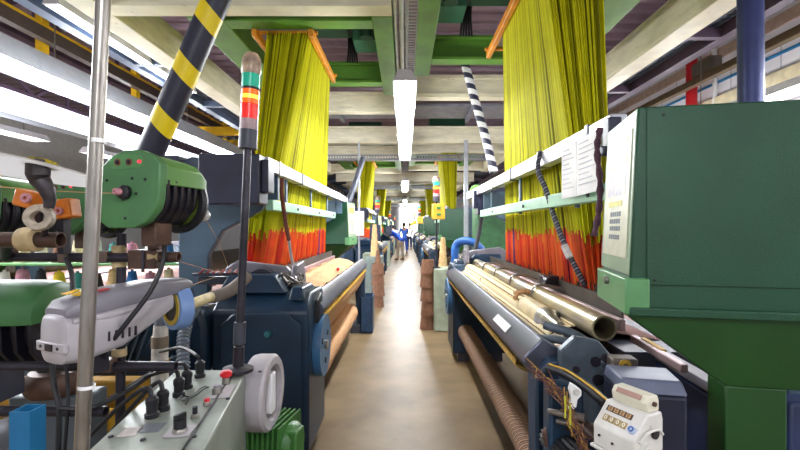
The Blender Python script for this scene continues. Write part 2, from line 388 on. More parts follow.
# ---------------------------------------------------------------- gantries over the looms
def ibeam(m, x0, x1, y, z, w=.16, h=.24):
    m.box(x0, x1, y, y+w, z, z+.03); m.box(x0, x1, y, y+w, z+h-.03, z+h); m.box(x0, x1, y+w/2-.012, y+w/2+.012, z+.03, z+h-.03)
ORD = ['nearest', 'second', 'third', 'fourth']
def gantry(s, y0, xo=0):
    sd = 'left' if s < 0 else 'right'
    t = thing('loom_gantry', 'cream painted steel gantry above the %s loom row, nearest the viewer' % sd, 'gantry', (s*1.4, y0+1.6, 3.27), 'cream gantries')
    X = lambda a, b: (min(s*a, s*b), max(s*a, s*b))
    for k, yy in enumerate((y0-.18, y0+3.05)):
        a, b = X(.11, 2.44)
        m = MB(); m.box(a, b, yy, yy+.18, 3.27, 3.33); m.box(a, b, yy, yy+.18, 3.52, 3.58); m.box(a, b, yy+.02, yy+.07, 3.33, 3.52)
        m.build('cross_beam', CREAM, t, bevel=.006)
    a, b = X(2.44, 2.66)
    m = MB().box(a, b, y0-.5, y0+3.5, 3.27, 3.31); m.box(a, b, y0-.5, y0+3.5, 3.56, 3.6)
    c, d = X(2.44, 2.48); m.box(c, d, y0-.5, y0+3.5, 3.31, 3.56); m.build('side_beam', CREAM, t, bevel=.005)
    g = thing('harness_frame', 'green overhead steel frame of the %s loom row, nearest the viewer' % sd, 'frame', (s*1, y0+1.2, 3.3), 'green jacquard frames')
    for u0, u1 in ((.11, .285), (1.56, 1.86)):
        a, b = X(u0, u1); MB().box(a, b, y0+.03, y0+2.25, 3.28, 3.5).build('long_beam', GREENB, g, bevel=.008)
    for yy in (y0+.1, y0+1.72):
        a, b = X(.285, 1.56); m = MB(); ibeam(m, a, b, yy, 3.28, .16, .26); m.build('cross_beam', GREENB, g, bevel=.004)
    # jacquard head
    a, b = X(.62, 1.5)
    j = thing('jacquard_head', 'dark green jacquard machine on the overhead frame, %s row, nearest the viewer' % sd, 'machine', (s*1.05, y0+.9, 3.6), 'jacquard heads')
    MB().box(a, b, y0+.3, y0+1.5, 3.72, 4.3).build('casing', GREENM, j, bevel=.03)
    a, b = X(.3, .58); MB().box(a, b, y0+1.15, y0+1.5, 3.56, 3.9).build('drive_box', mat('teal_box', '#3f7a62', .4), j, bevel=.01)
    m = MB()
    for k in range(5): m.tube(curve_pts([(s*(.62+k*.02), y0+1.62, 3.95), (s*(.6+k*.02), y0+1.62, 3.7), (s*(.58+k*.03), y0+1.66, 3.5)], 8), .012, 6)
    m.build('cable_bundle', BLACK, j)
    m = MB(); m.lathe([(0, 0), (.07, 0), (.08, .04), (.08, .2), (.06, .24), (0, .24)], (s*.42, y0+1.1, 3.56), (0, 0, 1), 18); m.build('motor', GREENM, j)
    # comber board with orange side bars
    cb_ = thing('comber_board', 'comber board with orange side bars above the cords, %s row, nearest the viewer' % sd, 'board', (s*1.05, y0+.85, 3.27), 'comber boards')
    a, b = X(.86, 1.3); MB().box(a, b, y0+.3, y0+1.4, 3.285, 3.315).build('board', mat('comber_grey', '#9a978e', .6), cb_)
    for u in (.82, 1.32):
        a, b = X(u, u+.045); MB().box(a, b, y0+.22, y0+1.5, 3.2, 3.27).build('side_bar', ORANGE, cb_, bevel=.006)
    for yy in (y0+.3, y0+1.42):
        a, b = X(.8, 1.4); MB().box(a, b, yy, yy+.04, 3.262, 3.284).build('end_bar', ORANGE, cb_)
    # walkway grating between cream beam and edge channel
    wk = thing('walkway', 'overhead grating walkway beside the cream beam, %s row, nearest the viewer' % sd, 'walkway', (s*2.9, y0+1.6, 3.5), 'overhead walkways')
    a, b = X(3.2, 3.32); MB().box(a, b, y0-2, y0+5.6, 3.42, 3.62).build('edge_channel', SLATE if s < 0 else PURP, wk)
    m = MB(); yy = y0-2
    while yy < y0+5.6:
        a, b = X(2.66, 3.2); m.box(a, b, yy, yy+.06, 3.55, 3.58); yy += .085
    for u in (2.75, 2.85, 2.95, 3.05, 3.15):
        a, b = X(u, u+.012); m.box(a, b, y0-2, y0+5.6, 3.52, 3.55)
    m.build('grating', mat('grating_metal', '#cdbfd0' if s > 0 else '#6f7890', .5, .3), wk)
    for yy in (y0-1.5, y0+2, y0+5): MB().cyl((s*3.26, yy, 3.62), (s*3.26, yy, 4.9), .012, 6).build('hanger_rod', STEEL, wk)
    for yy in (y0-.3, y0+1.5, y0+3.3):
        a, b = X(2.66, 3.2); MB().box(a, b, yy, yy+.08, 3.42, 3.515).build('joist', SLATE if s < 0 else PURP, wk)
    return [t, g, j, cb_, wk]
# harness cords
def harness(s, y0, top, bot, zt, label, sd):
    """top/bot: (u0,u1,y0,y1) of the board and of the reed end"""
    t = thing('cord_harness', label, 'harness', (s*1.05, y0+.85, 1.0), 'yellow cord harnesses')
    rng = random.Random(5)
    zy, zo, zb = 1.41, 1.17, .98
    my, mo, mw = MB(), MB(), MB(); NA, NB = 150, 10
    def cord(m, pts, r, mi):
        m.mi = mi; R = []
        for p in pts: R.append([m.v((p[0]+r*math.cos(a), p[1]+r*math.sin(a), p[2])) for a in (.3, 2.4, 4.5)])
        for i in range(len(R)-1):
            for k in range(3): m._f([R[i][k], R[i][(k+1)%3], R[i+1][(k+1)%3], R[i+1][k]], True)
    for i in range(NA):
        for j in range(NB):
            f = (i+rng.random())/NA; g = (j+rng.random())/NB if 0 < j < NB-1 else (j+.5)/NB
            a = Vector((s*(top[0]+(top[1]-top[0])*g), y0+top[2]+(top[3]-top[2])*f, zt))
            b = Vector((s*(bot[0]+(bot[1]-bot[0])*g+rng.uniform(-.006, .006)), y0+bot[2]+(bot[3]-bot[2])*f+rng.uniform(-.012, .012), zb))
            q = lambda z: a+(b-a)*((zt-z)/(zt-zb))
            e = zy+rng.uniform(-.03, .02)+.02*math.sin(f*9)
            cord(my, [a, q(2.4), q(e)], rng.uniform(.005, .008), rng.choice((0, 0, 0, 1, 1, 2, 2, 3)))
            if j % 2 == 0:
                e2 = zo+rng.uniform(-.03, .03)
                cord(mo, [q(e+.05), q((e+e2)/2), q(e2)], rng.uniform(.006, .010), rng.choice((0, 0, 0, 0, 1, 1, 1, 2, 2)) if rng.random() > .02 else 3)
                cord(mw, [q(e2+.02), q(zb)], .0035, 0)
    for nm, m, ml in (('yellow_cords', my, YEL), ('orange_heddles', mo, ORG), ('heddle_springs', mw, [WIRE])):
        o = m.build(nm, ml, t); o['kind'] = 'stuff'
    return t
LEFTY, RIGHTY = 3.7, 2.8
TL = (.85, 1.27, .3, 1.37)
L_over = gantry(-1, LEFTY); R_over = gantry(1, RIGHTY+.15)
HL = harness(-1, LEFTY, TL, (1.08, 1.2, -.5, 2.25), 3.285, 'sheet of yellow and orange harness cords over the left loom, nearest the viewer', 'left')
HR = harness(1, RIGHTY, (.85, 1.27, .0, 1.1), (1.03, 1.15, -.4, 1.7), 3.285, 'sheet of yellow and orange harness cords over the right loom, nearest the viewer', 'right')
PITCH = 7.7
def relabel(l, k): return l.replace('nearest the viewer', {1: 'second from the viewer', 2: 'third from the viewer', 3: 'fourth from the viewer', 4: 'fifth from the viewer'}[k])
for src in L_over+R_over+[HL, HR]:
    for k in (1, 2, 3):
        copy_tree(src, (0, PITCH*k, 0), relabel(src['label'], k))
# full-width beams, perforated trays and ducts further along the aisle
def cross_beam(yy, z, label):
    m = MB(); m.box(-2.64, 2.64, yy, yy+.2, z, z+.05); m.box(-2.64, 2.64, yy, yy+.2, z+.3, z+.35); m.box(-2.64, 2.64, yy+.03, yy+.1, z+.05, z+.3)
    return tag(m.build('hall_beam', CREAM, bevel=.006), label, 'beam', 'hall cross beams')
for k, w_ in enumerate(('nearest', 'second', 'third', 'fourth')):
    cross_beam(9.1+PITCH*k, 3.24, 'full width cream hall beam crossing above the aisle, %s from the viewer' % w_)
    m = MB(); yy = 7.7+PITCH*k
    m.box(-3.2, 3.2, yy, yy+.9, 3.62, 3.66)
    for x in (-2.4, -1.2, 0, 1.2, 2.4): m.box(x-.03, x+.03, yy, yy+.9, 3.54, 3.62)
    tag(m.build('duct_panel', mat('grey_deck_panel', '#8d8f9c', .5, .3, var=.15)), 'grey ceiling panel strip above the aisle, %s from the viewer' % w_, 'panel', 'grey panel strips')
    # slotted cable tray across
    m = MB(); yy = 10.2+PITCH*k; z = 3.06
    n = 60
    for i in range(n):
        x0 = -1.9+i*3.8/n; dx = 3.8/n
        m.box(x0, x0+dx*.45, yy, yy+.01, z, z+.12)
    m.box(-1.9, 1.9, yy, yy+.012, z, z+.035); m.box(-1.9, 1.9, yy, yy+.012, z+.085, z+.12); m.box(-1.9, 1.9, yy, yy+.2, z-.01, z)
    tag(m.build('cable_tray', mat('galvanised_tray', '#a9abb2', .4, .5, var=.1)), 'slotted galvanised cable tray crossing above the aisle, %s from the viewer' % w_, 'tray', 'cross trays')
# tray along the aisle with round conduits
m = MB(); n = 150
for x in (.02, .068, .116):
    for i in range(n):
        y0_ = .6+i*.06; 
        m.box(x-.012, x+.012, y0_, y0_+.06, 3.3, 3.303) if x != .068 else m.box(x-.036, x+.036, y0_, y0_+.022, 3.3, 3.303)
m.box(.0, .008, .6, 9.6, 3.3, 3.36); m.box(.128, .136, .6, 9.6, 3.3, 3.36)
tag(m.build('cable_tray', mat('galvanised_tray', '#a9abb2')), 'slotted cable tray running along above the aisle in line with the lamps', 'tray')
for x, z, nm in ((-.03, 3.31, 'right'), (-.085, 3.33, 'left')):
    tag(MB().cyl((x, .6, z), (x, 9, z), .02, 10).build('conduit', ALU), 'grey conduit pipe above the aisle beside the slotted tray, %s one of the pair' % nm, 'pipe', 'aisle conduits')
# long service beams far along on both sides
# ================================================================ looms
XC = -.03
TLm = Matrix.Translation((XC, 2.9, 0)) @ Matrix.Diagonal((-1, 1, 1, 1))
TRm = Matrix.Translation((XC, 5.2, 0)) @ Matrix.Diagonal((1, -1, 1, 1))
RIBC = stripes('ribbed_brown_cloth', 'X', 55, ['#6b4a3a', '#8d6a52', '#54382e', '#a5825f'], .85, bump=.25, jitter=.3)
SPIR = stripes('brown_roll_cloth', 'Y', 38, ['#5f4638', '#86684f', '#4d382f', '#a08063'], .85, rot=(0, 0, .9), bump=.3, jitter=.4)
CREAMC = stripes('cream_striped_cloth', 'X', 34, ['#ead9ae', '#efe0b8', '#e2c68c', '#6b4630', '#ecd9a8'], .8, bump=.1, jitter=.25)
GOLDC = mat('gold_selvedge_cloth', '#c29a4a', .75, var=.2, scale=50, col2='#8d6a2a')
def fabric_bumps(m_): return m_
def loom(Tm, side, label):
    o = Tm @ Vector((.95, 1.7, 0)); right = side == 'right'
    t = thing('weaving_loom', label, 'loom', o, 'looms in the two main rows')
    def B(): return MB(Tm)
    # drive-end housing with stepped cover
    m = B(); m.prism([(-.2, .1), (.34, .1), (.34, .98), (.24, 1.08), (-.08, 1.08), (-.2, .98)], 'X', .56, 1.16)
    h = m.build('drive_housing', NAVY, t, bevel=.018)
    m = B(); m.hexa([(.72,-.12,1.08),(1.16,-.12,1.08),(1.16,.24,1.08),(.72,.24,1.08),(.82,-.04,1.19),(1.12,-.04,1.19),(1.12,.2,1.19),(.82,.2,1.19)]); m.build('cover_hump', NAVY, h, bevel=.012)
    m = B(); m.hexa([(.6,-.16,1.04),(.7,-.16,1.04),(.7,.2,1.08),(.6,.2,1.08),(.62,-.1,1.115),(.69,-.1,1.12),(.69,.16,1.12),(.62,.16,1.115)]); m.build('cover_ridge', NAVY, h, bevel=.01)
    B().prism([(.6, .2), (1.1, .2), (1.1, .9), (1.02, .97), (.68, .97), (.6, .9)], 'Y', -.225, -.2).build('access_panel', NAVY, h, bevel=.01)
    B().lathe([(0, 0), (.022, 0), (.022, .02), (.016, .03), (0, .03)], (.80, -.225, .85), (0, -1, 0), 12).build('bolt', mat('teal_bolt', '#3f7f86', .35, .5), h)
    for a in (.62, 1.0): B().box(a, a+.12, -.16, .3, 0, .1).build('foot', DGREY, t, bevel=.008)
    # octagonal guard plate beside the housing
    m = B(); m.prism([(1.17, .62), (1.24, .58), (1.36, .66), (1.42, .8), (1.38, .95), (1.3, 1.02), (1.2, 1.0), (1.17, .9)], 'Y', -.26, -.02); m.build('guard', NAVY, t, bevel=.03)
    # wheel facing the aisle
    m = B(); m.lathe([(0, 0), (.05, 0), (.06, .03), (.17, .03), (.18, .0), (.205, .0), (.21, .02), (.205, .055), (.1, .05), (0, .05)], (.565, .1, .7), (-1, 0, 0), 36)
    wl = m.build('hand_wheel', BLUEM, t)
    B().cyl((.53, .1, .7), (.495, .1, .7), .03, 14).build('hub', STEEL, wl)
    for a in (.6, 2.7, 4.8):
        B().cyl((.52, .1+.11*math.cos(a), .7+.11*math.sin(a)), (.508, .1+.11*math.cos(a), .7+.11*math.sin(a)), .02, 10).build('bolt', BLACK, wl)
    # beam end bracket
    m = B(); m.prism([(-.02, 1.02), (.1, 1.06), (.14, .98), (.12, .82), (.04, .72), (-.02, .78)], 'X', .535, .66); m.build('beam_bracket', BLACK, t, bevel=.01)
    # cabinet-end frame
    m = B(); m.prism([(.55, .1), (.66, .1), (.68, .6), (.74, .98), (.6, .98), (.54, .9)], 'Y', 3.36, 3.48); m.build('end_frame', NAVY, t, bevel=.012)
    for a in (.6, 1.02): B().box(a, a+.14, 3.3, 3.56, 0, .12).build('foot', DGREY, t, bevel=.008)
    # long frame members
    for a, z in ((1.3, .3), (1.3, .75), (.95, .5)): B().box(a, a+.08, .1, 3.4, z, z+.1).build('cross_member', NAVY, t)
    # breast beam: long ridge profile
    m = B(); m.prism([(.51, .945), (.515, .975), (.585, 1.05), (.665, 1.0), (.66, .95), (.62, .905), (.54, .905)], 'Y', .02, 3.42); bb = m.build('breast_beam', BEAMG, t, bevel=.006)
    for v in ((.6, 1.9) if not right else (.5, 1.55, 2.75)):
        ln = .1 if not (right and v > 2) else .3
        M = B(); M.hexa([(.625, v, 1.0265), (.655, v, 1.0095), (.655, v+ln*.6, 1.0095), (.625, v+ln*.6, 1.0265), (.627, v, 1.0295), (.657, v, 1.0125), (.657, v+ln*.6, 1.0125), (.627, v+ln*.6, 1.0295)]) if not (right and v > 2) else M.hexa([(.52, v, .983), (.55, v, 1.015), (.55, v+ln, 1.015), (.52, v+ln, .983), (.518, v, .986), (.548, v, 1.018), (.548, v+ln, 1.018), (.518, v+ln, .986)])
        M.build('paper_label', PAPER, bb)
    # apron of cloth under the beam, down to the cloth roll
    rr = .085 if right else .13; ru = .70 if right else .74; rz = .34
    cm = GOLDC if right else TAN
    prof = curve_pts([(.53, 0, .905), (.545, 0, .865 if right else .79), (.75, 0, .80) if right else (.66, 0, .60), (1.0, 0, .72) if right else (ru+rr*.6, 0, rz+rr*.7)], 24)
    def apron(a, b):
        q = prof[min(int(b*(len(prof)-1)+.5), len(prof)-1)]; return (q.x+.012*math.sin(a*9)*b, .12+3.1*a, q.z)
    B().sheet(apron, 40, len(prof)-1, .006).build('cloth_apron', cm, t)
    m = B(); m.tube([(ru, .3+2.75*i/20, rz) for i in range(21)], [rr*(1+.03*math.sin(i*1.7)) for i in range(21)], 24); rl = m.build('cloth_roll', SPIR if right else TAN, t)
    B().cyl((ru, .06, rz), (ru, 3.34, rz), .045, 16).build('roll_shaft', STEEL, rl)
    for v in (.12, 3.2): B().cyl((ru, v, rz), (ru, v+.05, rz), .10, 20).build('roll_flange', BLUEM if v < 1 else IRON, rl)
    # woven cloth on the table between beam and reed
    wv = lambda a, b: (.66+.3*b, .25+2.95*a, 1.0+.028*math.sin(b*PI)+(.010*math.sin(a*31+b*5)+.008*math.sin(a*53+2))*(0 if right else 1)+.05*b)
    B().sheet(wv, 60, 10, .006).build('woven_cloth', CREAMC if right else TAN, t)
    # lay rail and reed
    B().box(.955, .985, .15, 3.3, 1.05, 1.10).build('lay_rail', mat('pink_grey_rail', '#b49a9c', .4, .4), t, bevel=.005)
    B().box(.99, 1.0, .2, 3.25, 1.05, 1.17).build('reed', WIRE, t)
    B().box(.98, 1.34, .2, 3.3, .88, .96).build('lay_beam', DGREY, t)
    B().sheet(lambda a, b: (1.0+.75*b, 1.0+2.1*a if not right else .3+2.8*a, 1.0-.12*b), 4, 4, .004).build('warp_sheet', mat('warp_pink', '#b58d86', .8, var=.15, scale=80, stretch=(1, 30, 1)), t)
    B().cyl((1.8, 1.0, .62), (1.8, 3.2, .62), .3, 32).build('warp_beam', mat('warp_beam_yarn', '#8f6f6a', .85, var=.2, scale=60), t)
    # weft drive: grey plate with gear at the drive end
    m = B(); m.prism([(.74, 1.05), (.72, 1.15), (.78, 1.23), (1.12, 1.27), (1.2, 1.22), (1.2, 1.05)], 'Y', .1, .16); gp = m.build('gripper_cover', mat('grey_casting', '#8b8790', .45, .3, var=.2), t, bevel=.012)
    B().lathe([(0, 0), (.05, 0), (.055, .03), (.09, .03), (.1, .0), (.1, .06), (0, .06)], (.93, .1, 1.12), (0, -1, 0), 28).build('gear_disc', IRON, gp)
    B().cyl((.93, .04, 1.12), (.93, .0, 1.12), .03, 12).build('gear_hub', BLACK, gp)
    B().prism([(.04, 1.12), (.1, 1.24), (.3, 1.26), (.36, 1.1), (.3, 1.06)], 'X', .70, .74).build('side_plate', mat('grey_casting', '#8b8790'), gp, bevel=.01)
    B().bar((1.0, .05, 1.16), (.8, .02, 1.1), .02, .015).build('lever', RUST, gp)
    # weft selector bar
    m = B(); m.box(1.02, 1.34, .0, .09, 1.12, 1.17); m.box(1.06, 1.36, -.03, .06, 1.18, 1.2); ws = m.build('weft_selector', DGREY, t, bevel=.006)
    for k in range(6): B().cyl((1.08+k*.045, -.04, 1.2), (1.08+k*.045, .02, 1.215), .008, 8).build('yarn_eye', mat('dull_red_eye', '#8b3a3f', .4), ws)
    # hose tangle over the beam end
    rng = random.Random(3)
    for i in range(7):
        c = Vector((.70+rng.uniform(-.06, .07), .02+rng.uniform(-.06, .08), 1.13)); r = rng.uniform(.04, .075); ph = rng.uniform(0, 6)
        pts = [c+Vector((r*math.cos(ph+k*.5), r*.7*math.sin(ph+k*.5), .03*math.sin(k*.9+i)+.012*i-.04)) for k in range(12)]
        B().tube(pts, rng.choice((.007, .009, .011)), 7).build('hose', rng.choice((STEEL, BLACK, IRON, STEEL)), t)
    # gooseneck support of the heald rails
    for v in (.3, 3.55):
        m = B(); m.prism([(1.62, .1), (1.4, .1), (1.4, 1.3), (1.3, 1.47), (1.02, 1.62), (.99, 1.68), (.99, 1.88), (1.45, 1.92), (1.62, 1.75)], 'Y', v, v+.07); m.build('rail_support', NAVYL, t, bevel=.01)
    # rails
    a, b = (0, 4.05) if not right else (-.8, 3.4)
    hr = B().box(.87, .94, a, b, 1.875, 1.965).build('heald_rail', ALU, t, bevel=.006)
    n = 6
    for k in range(n):
        v = a+.25+(b-a-.5)*k/(n-1)
        B().box(.865, .945, v, v+.035, 1.87, 1.97).build('rail_clamp', DGREY if k % 2 else STEEL, hr)
    a2, b2 = (.15, 2.9) if not right else (.2, 3.35)
    lr = B().box(.885, .935, a2, b2, 1.615, 1.69).build('lower_rail', MINT, t, bevel=.005)
    for k in range(3):
        v = a2+.45+(b2-a2-.9)*k/2
        B().box(.915, .93, v, v+.045, 1.6, 1.88).build('rail_hanger', NAVYL, lr, bevel=.003)
        B().cyl((.884, v+.25, 1.65), (.876, v+.25, 1.65), .012, 8).build('bolt', DGREY, lr)
    # rail cross brackets back to the supports
    for v in ((.32, 3.57) if not right else (.32, 3.3)):
        B().box(.9, 1.0, v, v+.04, 1.7, 1.93).build('bracket', NAVYL, t)
    # dark control box and motor at the drive end of the rail
    m = B(); m.box(.885, 1.27, -.14, .04, 1.645, 1.96); eb = m.build('rail_gearbox', mat('indigo_box', '#2e3048', .4, var=.15), t, bevel=.008)
    B().box(.84, .885, -.1, .03, 1.72, 1.93).build('box_flange', mat('indigo_box', '#2e3048'), eb, bevel=.006)
    m = B(); m.prism([(1.27, 1.72), (1.52, 1.72), (1.6, 1.8), (1.56, 1.92), (1.42, 1.98), (1.27, 1.96)], 'Y', .08, .26); mm = m.build('rail_motor', mat('steel_blue_cast', '#515f73', .45, .2), t, bevel=.015)
    B().box(1.48, 1.64, .04, .2, 1.84, 1.98).build('terminal_box', mat('indigo_box', '#2e3048'), mm, bevel=.01)
    B().lathe([(0, 0), (.1, 0), (.1, .06), (.07, .08), (0, .08)], (1.62, .2, 1.84), (0, -1, 0), 22).build('fan_cover', BLACK, mm)
    if right:
        # cloth spreader roll, temple pipe and hooks
        m = B(); m.tube([(.75, .35, 1.03), (.75, 2.6, 1.03)], .062, 20); m.build('spreader_cloth', CREAMC, t)
        m = B(); m.tube([(.75, 2.55, 1.03), (.75, 2.95, 1.03)], .06, 20); m.build('spreader_roll', mat('cream_roll', '#dcc79a', .6, var=.15, scale=12), t)
        B().tube([(.75, 2.95, 1.03), (.75, 3.0, 1.03), (.75, 3.06, 1.03), (.75, 3.16, 1.03)], [.062, .064, .04, .03], 18).build('spreader_end', STEEL, t)
        p = B().pipe((.845, .2, 1.085), (.845, 3.4, 1.085), .052, .008, 26).build('temple_pipe', mat('old_brass_steel', '#b3a57e', .33, .65, var=.3, scale=6, col2='#8a8480', stretch=(1, .6, 1)), t)
        for v in (.9, 1.45, 2.0, 2.55):
            B().tube(curve_pts([(.79, v, 1.06), (.80, v, 1.13), (.85, v, 1.15), (.95, v, 1.135), (.99, v, 1.12)], 16), .008, 8).build('pipe_hook', STEEL, p)
        m = B()
        m.box(.90, 1.0, 2.35, 2.43, 1.13, 1.19); m.cyl((.92, 2.43, 1.16), (.92, 2.5, 1.16), .03, 12); m.build('temple_block', IRON, t, bevel=.005)
        for v in (.55, 1.35):
            B().lathe([(0, 0), (.014, 0), (.014, .03), (0, .034)], (.70, v, 1.025), (0, 0, 1), 10).build('red_clip', RED, t)
        B().tube(curve_pts([(.7, 2.5, 1.09), (.74, 2.52, 1.11), (.8, 2.49, 1.10), (.76, 2.45, 1.1), (.69, 2.56, 1.075)], 20), .014, 7).build('cloth_tie', TAN, t)
    else:
        m = B(); m.tube([(.86+.01*math.sin(i*2.1), .3+2.7*i/14, 1.04+.008*math.sin(i*1.3)) for i in range(15)], [.05*(1+.12*math.sin(i*2.3)) for i in range(15)], 14); m.build('rolled_cloth_edge', TAN, t)
        B().lathe([(0, 0), (.016, 0), (.016, .03), (0, .034)], (.70, 1.9, 1.025), (0, 0, 1), 10).build('red_clip', RED, t)
        B().box(.515, .545, .1, 3.3, .885, .905).build('yellow_edge_strip', mat('yellow_strip', '#e0b02a', .5), t)
    return t
LL = loom(TLm, 'left', 'navy loom with tan cloth left of the aisle, nearest the viewer')
LR = loom(TRm, 'right', 'navy loom with cream striped cloth right of the aisle, nearest the viewer')
for src in (LL, LR):
    for k in (1, 2, 3): copy_tree(src, (0, PITCH*k, 0), relabel(src['label'], k))
# ---------------------------------------------------------------- green control cabinets on posts
def cabinet(loc, rotz, label):
    t = thing('control_cabinet', label, 'cabinet', loc, 'green loom cabinets', True, rotz)
    zb, zt = 1.235, 1.875
    m = MB(); m.hexa([(0,0,zb),(.6,0,zb),(.6,.36,zb),(0,.36,zb),(.03,.0,zt),(.6,0,zt),(.6,.36,zt),(.03,.36,zt)])
    body = m.build('body', GREENM, t, bevel=.007)
    m = MB(); m.box(.052, .6, -.006, 0, zb+.085, zt-.005); m.build('front_panel', GREENM, body, bevel=.002)
    m = MB(); m.box(-.0, .6, -.016, .0, zb-.012, zb+.016); m.build('bottom_lip', GREENM, body, bevel=.005)
    m = MB(); m.box(-.012, .06, -.012, .37, zb-.01, zb+.105)
    tb = m.build('latch_tab', mat('sage_green', '#5d9460', .42, var=.08), body, bevel=.006)
    MB().lathe([(0, 0), (.014, 0), (.014, .012), (0, .016)], (-.012, .2, zb+.075), (-1, 0, 0), 12).build('latch', STEEL, tb)
    # sloping side panel with sheet
    def side(u0, u1, z0, z1, o):
        X = lambda z: .03*(z-zb)/(zt-zb)-o
        return [(X(z0), u0, z0), (X(z0)+.003, u0, z0), (X(z0)+.003, u1, z0), (X(z0), u1, z0), (X(z1), u0, z1), (X(z1)+.003, u0, z1), (X(z1)+.003, u1, z1), (X(z1), u1, z1)]
    sp = MB().hexa(side(.004, .36, 1.35, zt-.006, .004)).build('side_panel', mat('sage_panel', '#8fa688', .4, var=.08), body)
    sh = MB().hexa(side(.03, .33, 1.40, 1.815, .0075)).build('instruction_sheet', mat('cream_sheet', '#cfcfb4', .35, var=.06, scale=20), sp)
    MB().hexa(side(.06, .30, 1.71, 1.80, .0085)).build('yellow_print', mat('pale_yellow_print', '#cbc446', .4, var=.15, scale=40), sh)
    MB().hexa(side(.07, .29, 1.61, 1.69, .0085)).build('picture_print', mat('violet_print', '#8f8aa4', .4, var=.4, scale=30, col2='#cfc9b0', stain='#7a6a62'), sh)
    MB().hexa(side(.1, .27, 1.572, 1.59, .0085)).build('yellow_line', mat('yellow_ink', '#d8cf48', .4), sh)
    ink = mat('grey_ink', '#6f7884', .5)
    for k, zz in enumerate((1.545, 1.52, 1.495, 1.465)):
        for j in range(5): MB().hexa(side(.11+j*.028+.006*(k % 2), .13+j*.028+.006*(k % 2), zz-.008, zz+.008, .0085)).build('print_mark', ink, sh)
    # funnel and post
    m = MB(); m.hexa([(.285,.03,1.01),(.6,.03,1.01),(.6,.15,1.01),(.285,.15,1.01),(.0,.004,zb-.012),(.6,.004,zb-.012),(.6,.35,zb-.012),(.0,.35,zb-.012)])
    fn = m.build('funnel', GREENF, t, bevel=.004)
    m = MB(); m.box(.285, .45, .03, .15, 0, 1.012); m.build('post', GREENF, t, bevel=.005)
    MB().box(.1, .5, -.02, .32, 0, .03).build('base_plate', GREENF, t, bevel=.004)
    for x, z, y in ((.07, zb-.045, -.003), (.46, zb-.045, -.003)):
        MB().lathe([(0, 0), (.009, 0), (.008, .005), (0, .007)], (x, y+.018, z), (0, -1, 0), 10).build('screw', STEEL, fn)
    for x, z in ((.075, zb+.1), (.5, zb+.1), (.1, zt-.03)):
        MB().lathe([(0, 0), (.005, 0), (.004, .003), (0, .004)], (x, -.006, z), (0, -1, 0), 8).build('screw', BLACK, body)
    return t
CR = cabinet((.70, 1.38, 0), -.2, 'big dark green cabinet on a post right of the aisle, nearest the viewer')
CL = cabinet((-.77, 6.95, 0), PI-.2, 'green cabinet with funnel base beyond the left loom, nearest the viewer')
for src in (CR, CL):
    for k in (1, 2, 3): copy_tree(src, (0, PITCH*k, 0), relabel(src['label'], k))
# ---------------------------------------------------------------- signal lights
def signal(base, top, label, r=.033, box=False):
    """stacked green, amber and red beacon at the top of a pole"""
    base, top = Vector(base), Vector(top); t = thing('signal_light', label, 'signal light', base, 'signal beacons')
    d = (top-base).normalized(); H = (top-base).length
    q = lambda h: base+d*h
    MB().cyl(q(0), q(H-.27), .0145, 14).build('pole', IRON if not box else DGREY, t)
    MB().lathe([(0, 0), (.055, 0), (.055, .012), (.02, .02), (.02, .09), (.0, .09)], base, d, 18).build('base', IRON, t)
    MB().cyl(q(.10), q(.18), .022, 14).build('collar', DGREY, t)
    MB().cyl(q(H-.28), q(H-.21), r*1.02, 20).build('sleeve', DGREY, t)
    MB().cyl(q(H-.21), q(H-.17), r, 20).build('grey_ring', mat('pink_grey_plastic', '#a98f93', .5), t)
    for a, b, nm, m in ((.17, .115, 'red_lens', glow('red_lens', '#e01d14', .35)), (.112, .06, 'amber_lens', glow('amber_lens', '#ff6a08', .35)), (.05, .0, 'green_lens', glow('green_lens', '#12a888', .15))):
        MB().lathe([(0, 0), (r, 0), (r, a-b), (0, a-b)], q(H-a), d, 22, sm=False).build(nm, m, t)
    if True:
        MB().cyl(q(H-.095), q(H-.08), r*1.01, 18).build('lit_band', glow('amber_bulb', '#ffc83a', 1.6), t)
    MB().cyl(q(H-.06), q(H-.05), r*.97, 18).build('spacer', BLACK, t)
    MB().tube([q(H), q(H+.01), q(H+.06), q(H+.08)], [r, r*1.1, r*1.05, r*.7], 14).build('taped_cap', mat('amber_taped_cap', '#b59a7e', .35, var=.45, scale=18, col2='#4d3f45'), t)
    return t
SL = signal(P(238, 371, 1.63), P(251, 75, 1.66), 'tall signal light on the grey control box, left of the aisle, nearest the viewer')
# ================================================================ left foreground
# grey control box with knobs and plugs
t = CB = thing('machine_control_box', 'grey green control box with knobs and black plugs at lower left', 'control box', (-.67, 1.35, 0))
a = [(-.76, 1.06), (-.49, 1.06), (-.60, 1.66), (-.86, 1.66)]
def ring(z, g=0): return [(x+(g if i in (1, 2) else -g), y+(g if i > 1 else -g), z) for i, (x, y) in enumerate(a)]
m = MB(); m.hexa(ring(.44)+ring(.945)); bx = m.build('casing', OLIVE, t, bevel=.006)
m = MB(); m.hexa(ring(.945, .004)+ring(.96, .004)); ld = m.build('lid', mat('lid_grey_green', '#9aa196', .4, .15, var=.15, scale=8, stain='#6f6a5e'), t, bevel=.004)
MB().bar((-.535, 1.06, .9625), (-.64, 1.66, .9625), .006, .004).build('lid_seam', BLACK, ld)
MB().hexa([(-.72,1.3,.1),(-.6,1.3,.1),(-.6,1.5,.1),(-.72,1.5,.1),(-.72,1.3,.44),(-.6,1.3,.44),(-.6,1.5,.44),(-.72,1.5,.44)]).build('pedestal', DGREY, t)
MB().box(-.78, -.55, 1.2, 1.6, 0, .1).build('foot', DGREY, t, bevel=.01)
def T(px, py, z=.96):
    d = (1.5-z)*F/(py-227); return Vector(((px-405)*d/F, d, z))
